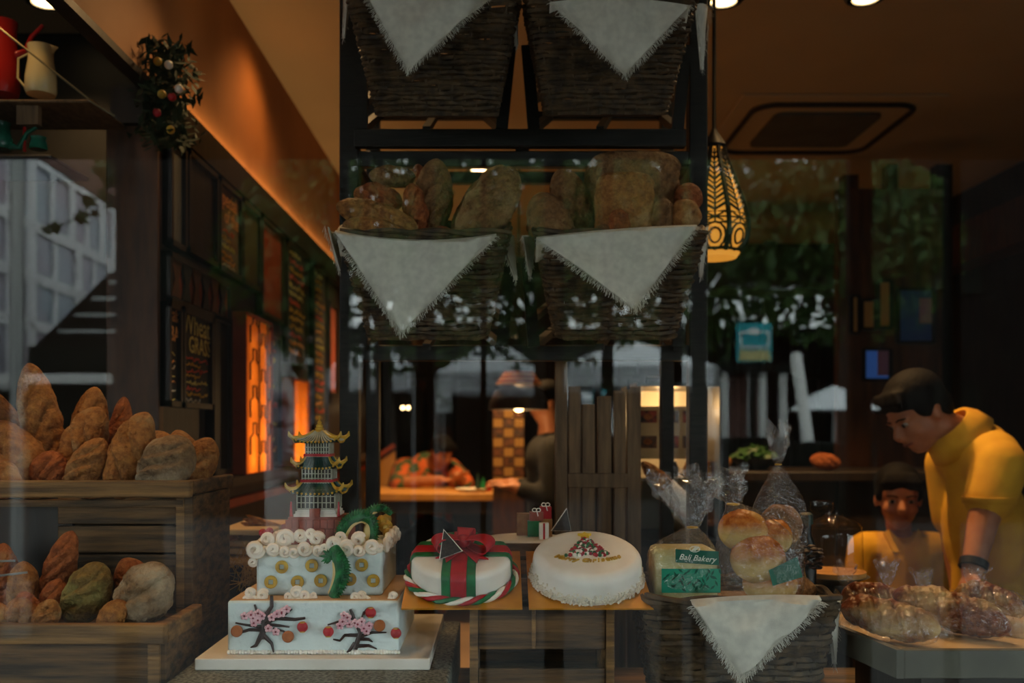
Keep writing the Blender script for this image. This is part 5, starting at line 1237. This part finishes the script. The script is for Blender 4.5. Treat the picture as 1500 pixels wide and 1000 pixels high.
for s2 in (-1,1): limb(mb,[hip+Vector((0,s2*.09,-.02)),Vector((hip.x+.0,hip.y+s2*.1,FL+.5)),Vector((hip.x+.04,hip.y+s2*.1,FL+.09)),Vector((hip.x-.1,hip.y+s2*.1,FL+.035))],[.1,.062,.042,.034])
mb.build('body','skin',t,remesh=.007); face(t,q,M_,HH); haircap(t,q,M_,HH,.008)
mb = MB(); limb(mb,[sh+Vector((-.01,0,.02)),sh.lerp(hip,.5)+Vector((.015,0,0)),hip+Vector((0,0,.0))],[.1,.108,.11],20)
mb.ball(sh+Vector((-.01,0,-.0)),(.105,.19,.1),20,12); mb.ball(sh.lerp(hip,.45),(.108,.175,.2),20,12); mb.ball(hip,(.114,.165,.15),20,12)
limb(mb,[sh+Vector((.0,-.05,0)),nearS+Vector((0,.0,0)),nearS.lerp(elb,.62)],[.095,.08,.07],16); limb(mb,[farS+Vector((0,-.02,0)),farS.lerp(elb2,.62)],[.08,.068],16)
mb.build('polo_shirt','yellow_shirt',t,remesh=.009)
ax = (neck-sh).normalized(); M2 = frame3((0,0,0),ax.orthogonal(),ax.cross(ax.orthogonal())).to_3x3()
MB().lathe(neck.lerp(sh,.12),[(.08,-.02),(.076,.02),(.07,.045),(.077,.047),(.094,.02),(.106,-.025)],24,M2,cap=False).build('collar','yellow_shirt',t,solid=.004)
MB().lathe(nearS.lerp(elb,.62),[(.071,-.01),(.073,.008),(.069,.008)],20,frame3((0,0,0),(1,0,0),(0,1,0)).to_3x3(),cap=False).build('sleeve_band','yellow_shirt',t,solid=.004)
mb = MB(); limb(mb,[hip+Vector((0,0,-.03)),hip+Vector((0,0,-.08))],[.105,.11],18)
for s2 in (-1,1): limb(mb,[hip+Vector((0,s2*.08,-.04)),Vector((hip.x,hip.y+s2*.1,FL+.5)),Vector((hip.x+.04,hip.y+s2*.1,FL+.08))],[.12,.085,.065],14)
mb.build('trousers','jeans',t,remesh=.01)
wd_ = (wr-elb).normalized(); w0 = wr-wd_*.02
MB().lathe(w0,[(.034,-.012),(.038,-.01),(.038,.01),(.034,.012)],20,frame3((0,0,0),wd_.orthogonal(),wd_.cross(wd_.orthogonal())).to_3x3(),cap=False).build('watch','black_metal',t,solid=.003)
# the boy
D = 3.32; hc = P(1316,728,D); HH = .215; t = thing('person','young boy in a yellow polo shirt looking at the breads','person',(hc.x,D,FL))
mb = MB(); fw = Vector((-.25,-1,-.16)); q,M_ = head(mb,hc,HH,fw,(0,0,1)); neck = hc+Vector((.012,.02,-.125)); ch = neck+Vector((.01,.02,-.1)); hip = ch+Vector((0,.02,-.33))
limb(mb,[hc+Vector((0,.015,-.04)),neck,ch],[.045,.042,.06]); limb(mb,[ch,hip],[.085,.09])
for s2 in (-1,1):
    s_ = ch+Vector((s2*.115,0,.035)); e_ = s_+Vector((s2*.035,-.01,-.2)); w_ = e_+Vector((-s2*.02,-.1,-.14)); limb(mb,[ch+Vector((0,0,.02)),s_,e_,w_],[.06,.048,.034,.024]); hand(mb,w_,(w_-e_),(0,0,1) ,.75)
    limb(mb,[hip+Vector((s2*.06,0,-.02)),Vector((hip.x+s2*.065,hip.y,FL+.3)),Vector((hip.x+s2*.065,hip.y+.02,FL+.06)),Vector((hip.x+s2*.07,hip.y-.09,FL+.028))],[.07,.045,.032,.027])
mb.build('body','skin',t,remesh=.006); face(t,q,M_,HH); haircap(t,q,M_,HH,.007)
mb = MB(); mb.ball(ch+Vector((0,0,.01)),(.135,.1,.098),18,12); limb(mb,[ch,hip],[.102,.112],18); mb.ball(ch.lerp(hip,.5),(.13,.1,.16),18,12)
for s2 in (-1,1): s_ = ch+Vector((s2*.115,0,.035)); limb(mb,[ch+Vector((s2*.03,0,.025)),s_,s_+Vector((s2*.03,-.008,-.14))],[.08,.068,.058],14)
mb.build('polo_shirt','yellow_shirt',t,remesh=.007)
for s2 in (-1,1): MB().prism([neck+Vector((0,-.068,-.065)),neck+Vector((s2*.05,-.066,-.06)),neck+Vector((s2*.066,-.02,.0)),neck+Vector((s2*.05,-.03,.012)),neck+Vector((s2*.03,-.05,-.012))],(0,-.004,.003)).build('collar','yellow_shirt',t)
mb = MB(); mb.ball(hip,(.12,.1,.1),14,8)
for s2 in (-1,1): limb(mb,[hip+Vector((s2*.06,0,-.02)),Vector((hip.x+s2*.065,hip.y,FL+.3)),Vector((hip.x+s2*.065,hip.y+.02,FL+.07))],[.08,.062,.05],12)
mb.build('trousers','dark_cloth',t,remesh=.008)
# ================================================================ the dining corner
D = 6.0; tz_ = P(0,722,D).z
t = thing('dining_table','long lit wooden table at the dining corner','table',(P(650,0,D).x,D+.3,FL)); a_,b_ = P(535,0,D).x,P(768,0,D).x
MB().box((a_,D,tz_-.05),(b_,D+.7,tz_)).build('tabletop','table_wood',t,bevel=.006)
for x in (a_+.05,b_-.05):
    for y in (D+.05,D+.65): MB().box((x-.03,y-.03,FL),(x+.03,y+.03,tz_-.05)).build('leg','dark_wood',t,smooth=False)
MB().box((a_+.02,D+.02,tz_-.13),(b_-.02,D+.04,tz_-.05)).build('apron','dark_wood',t,smooth=False)
t = thing('bench','orange-lit upholstered bench end beside the table','bench',(P(560,0,6.9).x,6.9,FL))
x0,x1 = -.93,P(578,0,6.85).x; zt_ = P(0,668,6.85).z
MB().prism([(x0,6.85,FL),(x1,6.85,FL),(x1,6.85,zt_+.04),(x0,6.85,zt_-.08)],(0,.1,0)).build('backrest','table_wood',t,bevel=.01); MB().box((x0,6.75,FL+.4),(x1,6.85,FL+.5)).build('seat','dark_cloth',t,bevel=.01)
MB().bar((x0,6.84,zt_-.04),(x1,6.84,zt_+.08),.03,.03).build('rail','red_panel',t,smooth=False)
def hchair(px0,px1,yt,d,label):
    x0,x1 = P(px0,0,d).x,P(px1,0,d).x; zt_ = P(0,yt,d).z; t = thing('high_back_chair',label,'chair',((x0+x1)/2,d,FL),'high-backed dark chairs')
    MB().prism([(x0,d,FL+.45),(x1,d,FL+.45),(x1-.01,d+.06,zt_-.03),(x1-.06,d+.06,zt_),(x0+.06,d+.06,zt_),(x0+.01,d+.06,zt_-.03)],(0,.05,0)).build('backrest','black_wood',t,bevel=.01)
    MB().box((x0,d-.42,FL+.4),(x1,d,FL+.46)).build('seat','dark_cloth',t,bevel=.01)
    for x in (x0+.02,x1-.02):
        for y in (d-.4,d-.02): MB().box((x-.02,y-.02,FL),(x+.02,y+.02,FL+.4)).build('leg','black_wood',t,smooth=False)
hchair(567,622,566,7.75,'high-backed dark chair beside the menu wall'); hchair(664,772,568,7.6,'wider high-backed dark chair behind the diner')
# diner
t = thing('person','diner in patterned orange clothes leaning over the table','person',(P(625,0,6.55).x,6.85,FL)); D = 6.6
hc = P(648,662,D); ch = P(622,695,D)+Vector((0,.2,0)); hip = Vector((ch.x+.03,D+.45,FL+.5)); mb = MB(); q,M_ = head(mb,hc,.22,(.5,-.6,-.5),(0,0,1)); limb(mb,[hc+Vector((-.01,.04,-.03)),ch],[.06,.09]); limb(mb,[ch,hip],[.13,.14])
for s2 in (-1,1):
    s_ = ch+Vector((s2*.16,0,.02)); e_ = s_+Vector((s2*.06+.05,-.22,-.08)); w_ = Vector((hc.x+s2*.06+.05,e_.y-.12,tz_+.09 if s2>0 else tz_+.06)); limb(mb,[ch,s_,e_,w_],[.1,.07,.05,.034]); hand(mb,w_,(.4,-.8,.1) if s2>0 else (1,-.5,0),(1,0,0))
    limb(mb,[hip,hip+Vector((s2*.1,-.4,0)),Vector((hip.x+s2*.1,hip.y-.42,FL+.08)),Vector((hip.x+s2*.1,hip.y-.54,FL+.04))],[.11,.08,.05,.04])
mb.build('body','skin',t,remesh=.013); face(t,q,M_,.22); haircap(t,q,M_,.22,.014)
mb = MB(); mb.ball(ch,(.2,.15,.13),18,12); limb(mb,[ch,hip],[.155,.16],16)
for s2 in (-1,1): s_ = ch+Vector((s2*.16,0,.02)); limb(mb,[s_,s_+Vector((s2*.06+.05,-.22,-.08))],[.095,.075],12)
mb.build('blouse','floral',t,remesh=.014)
mb = MB(); limb(mb,[hip,hip+Vector((.0,-.4,0))],[.17,.15],14)
for s2 in (-1,1): limb(mb,[hip+Vector((s2*.1,-.4,0)),Vector((hip.x+s2*.1,hip.y-.42,FL+.1))],[.1,.065],12)
mb.build('trousers','dark_cloth',t,remesh=.014)
o = MB().box((hip.x-.22,hip.y-.25,FL),(hip.x+.22,hip.y+.1,hip.z-.19)).build('stool','dark_wood',bevel=.01); tag(o,'dark block stool under the diner','stool')
# standing waiter in dark clothes
D = 5.3; hc = P(798,588,D); t = thing('person','standing person in dark clothes beside the checkered display','person',(hc.x,D,FL)); mb = MB(); q,M_ = head(mb,hc,.22,(-1,-.2,-.15),(0,0,1)); neck = hc+Vector((.02,0,-.13)); ch = neck+Vector((.02,0,-.18)); hip = Vector((ch.x+.01,D,FL+.62))
limb(mb,[hc+Vector((0,0,-.04)),neck,ch],[.055,.055,.1]); limb(mb,[ch,hip],[.12,.12])
for s2 in (-1,1):
    s_ = ch+Vector((0,s2*.17,.05)); e_ = s_+Vector((-.02,s2*.03,-.26)); w_ = e_+Vector((-.2,0,.06)); limb(mb,[ch,s_,e_,w_],[.1,.06,.045,.03]); hand(mb,w_,(-1,0,.1),(0,1,0)); limb(mb,[hip+Vector((0,s2*.08,0)),Vector((hip.x,D+s2*.09,FL+.33)),Vector((hip.x,D+s2*.09,FL+.08)),Vector((hip.x-.12,D+s2*.09,FL+.035))],[.1,.065,.045,.035])
mb.build('body','skin',t,remesh=.012); face(t,q,M_,.22); haircap(t,q,M_,.22,.013)
mb = MB(); mb.ball(ch,(.15,.2,.15),18,12); limb(mb,[ch,hip],[.145,.145],16)
for s2 in (-1,1):
    s_ = ch+Vector((0,s2*.17,.05)); e_ = s_+Vector((-.02,s2*.03,-.26)); limb(mb,[s_,e_,e_+Vector((-.14,0,.04))],[.08,.062,.05],12); limb(mb,[hip+Vector((0,s2*.07,0)),Vector((hip.x,D+s2*.09,FL+.33)),Vector((hip.x,D+s2*.09,FL+.09))],[.125,.085,.065],12)
mb.build('dark_clothes','dark_cloth',t,remesh=.014)
# things on the table
for k,(px,w,h,m,l) in enumerate(((700,6,26,'dark_green_cap','dark green bottle on the dining table'),(708,7,20,'green_icing','short green bottle on the dining table'),(716,8,14,'red_enamel','small red pot on the dining table'),(725,5,16,'chocolate','dark shaker on the dining table'))):
    c_ = P(px,0,6.2); r = S(w/2,6.2)*1.2; hh = S(h,6.2); o = MB().lathe((c_.x,6.2,tz_+.0005),[(r*.9,0),(r,hh*.1),(r,hh*.55),(r*.45,hh*.75),(r*.4,hh*.95),(r*.45,hh)],16).build('table_bottle',m); tag(o,l,'bottle','bottles on the dining table')
o = MB().lathe((P(690,0,6.15).x,6.15,tz_+.0005),[(.03,0),(.09,.012),(.1,.02),(.09,.017),(.03,.008)],24).build('plate','paper'); tag(o,'pale plate on the dining table','plate')
# checkered card display
D = 5.75; x0,x1 = P(722,0,D).x,P(768,0,D).x; z0,z1 = P(0,712,D).z,P(0,598,D).z
t = thing('card_display','tall tan display board checkered with picture cards','display board',((x0+x1)/2,D,FL))
MB().box((x0,D,FL),(x1,D+.03,z1)).build('board','brown_wood',t,smooth=False)
for r_ in range(8):
    for k in range(3):
        a_ = x0+(x1-x0)*k/3+.004; z = z1-(r_+1)*(z1-z0)/8+.004; pic = (r_+k)%2==0
        o = MB().box((a_,D-.008,z),(a_+(x1-x0)/3-.008,D,z+(z1-z0)/8-.008)).build('card','photo_dark' if pic else 'poster_tan',t,smooth=False)
lamp('card_lamp','SPOT',((x0+x1)/2,D-.5,z1+.35),5,WARM,t,.03,R(70),.6,(R(32),0,0))
# pendant
D = 4.9; c_ = P(760,600,D); t = thing('pendant_lamp','dark dome pendant lamp with an orange woven collar','pendant lamp',(c_.x,D,c_.z)); zt_ = P(0,564,D).z-c_.z; r = S(44,D)
MB().lathe(c_,[(r,0),(r*.98,zt_*.3),(r*.8,zt_*.75),(r*.55,zt_),(r*.5,zt_),(r*.74,zt_*.7),(r*.92,zt_*.25)],36,cap=False).build('shade','dark_wood',t)
for k in range(6): MB().tube([c_+Vector(((r*.72-.008*k)*math.cos(a_*.2618),(r*.72-.008*k)*math.sin(a_*.2618),zt_+.006+.011*k)) for a_ in range(24)],.008,6,True).build('woven_ring','red_panel' if k%2 else 'table_wood',t)
MB().tube([c_+Vector((0,0,zt_)),Vector((c_.x,D,CE))],.006,6).build('cord','black_metal',t)
MB().ball(c_+Vector((0,0,.02)),.03,12,8).build('bulb','downlight_bulb',t)
lamp('pendant_light','POINT',c_+Vector((0,0,-.03)),5,WARM,t,.04)
# small globe bulbs by the back wall
for k,px in enumerate((521,590,598)):
    c_ = P(px,597,6.0 if k==0 else 7.0); t = thing('globe_bulb',('globe bulb hanging alone beside the menu wall','inner globe bulb of the close pair','outer globe bulb of the close pair')[k],'bulb',c_,'globe bulbs'); MB().ball(c_,.014,12,8).build('globe','downlight_bulb',t); MB().tube([c_,Vector((c_.x,c_.y,CE))],.003,5).build('cord','black_metal',t)
# ================================================================ right-hand side of the room
def pframe(label,x0,x1,y0,y1,d,m,cat='picture',name='picture_frame',inner=None):
    a_,b_ = P(x0,y1,d),P(x1,y0,d); t = thing(name,label,cat,((a_.x+b_.x)/2,d,a_.z)); MB().box((a_.x,d-.012,a_.z),(b_.x,d-.002,b_.z)).build('sheet',m,t,smooth=False)
    for p,q in (((a_.x,a_.z),(b_.x,a_.z)),((b_.x,a_.z),(b_.x,b_.z)),((b_.x,b_.z),(a_.x,b_.z)),((a_.x,b_.z),(a_.x,a_.z))): MB().bar((p[0],d-.01,p[1]),(q[0],d-.01,q[1]),.02,.014).build('frame_bar','black_wood',t,smooth=False)
    if inner: p,q = P(inner[0],inner[3],d),P(inner[1],inner[2],d); MB().box((p.x,d-.014,p.z),(q.x,d-.012,q.z)).build('print',inner[4],t,smooth=False)
struct('trim_12',MB().box((P(1228,0,4.8).x,4.8,FL),(P(1380,0,4.8).x,4.86,2.72)),'brown_wood',smooth=False)
pframe('narrow tan framed sheet beside the square tan sheet',1246,1257,434,488,4.79,'poster_tan'); pframe('square tan framed sheet between two tan sheets',1261,1281,440,482,4.79,'poster_tan'); pframe('larger tan framed sheet above the blue screen',1285,1304,412,480,4.79,'poster_tan')
pframe('large blue poster with a mauve block',1314,1366,424,502,4.79,'poster_blue','poster','poster',(1345,1365,437,474,'poster_mauve'))
pframe('small bright blue screen under the tan sheets',1264,1303,512,556,4.79,'screen_blue','screen','screen',(1284,1300,514,550,'poster_mauve'))
t = thing('service_counter','dark service counter in front of the picture post','counter',(1.6,4.0,FL)); z_ = P(0,690,3.9).z
MB().box((.85,3.85,z_-.04),(RX-.02,4.4,z_)).build('worktop','dark_wood',t,bevel=.005)
for k in range(8): MB().box((.88+.25*k,3.9,FL),(.88+.25*k+.243,3.92,z_-.04)).build('front_panel','dark_wood',t,bevel=.003)
MB().box((.88,3.92,FL),(RX-.04,4.38,z_-.04)).build('carcass','black_wood',t,smooth=False)
c_ = P(1105,672,4.05); t = thing('lettuce_bowl','bowl of bright green salad leaves on the service counter','bowl',(c_.x,c_.y,z_+.0005)); MB().lathe((c_.x,c_.y,z_+.0005),[(.05,0),(.1,.05),(.095,.05),(.045,.006)],24).build('bowl','dark_wood',t)
mb = MB()
for k in range(90): an = random.uniform(0,6.28); q_ = random.uniform(0,.09); p = Vector((c_.x+q_*math.cos(an),c_.y+q_*math.sin(an),z_+.05+random.uniform(0,.05)*(1-q_*8))); u = Vector((random.gauss(0,1),random.gauss(0,1),random.gauss(.4,.5))).normalized()*.03; w_ = u.orthogonal().normalized()*.018; mb.add([p-u,p+w_,p+u,p-w_],[(0,1,2,3)])
mb.build('leaves','vine_leaf',t,smooth=False,kind='stuff')
LP('tan loaf lying on the service counter by the salad bowl',1040,668,1072,672,22,4.2,m='crust',slashes=1,floor=z_,group='')
LP('brown bread lying behind the cake dome',1186,700,1232,705,26,3.95,m='crust_red',slashes=1,floor=z_,group='')
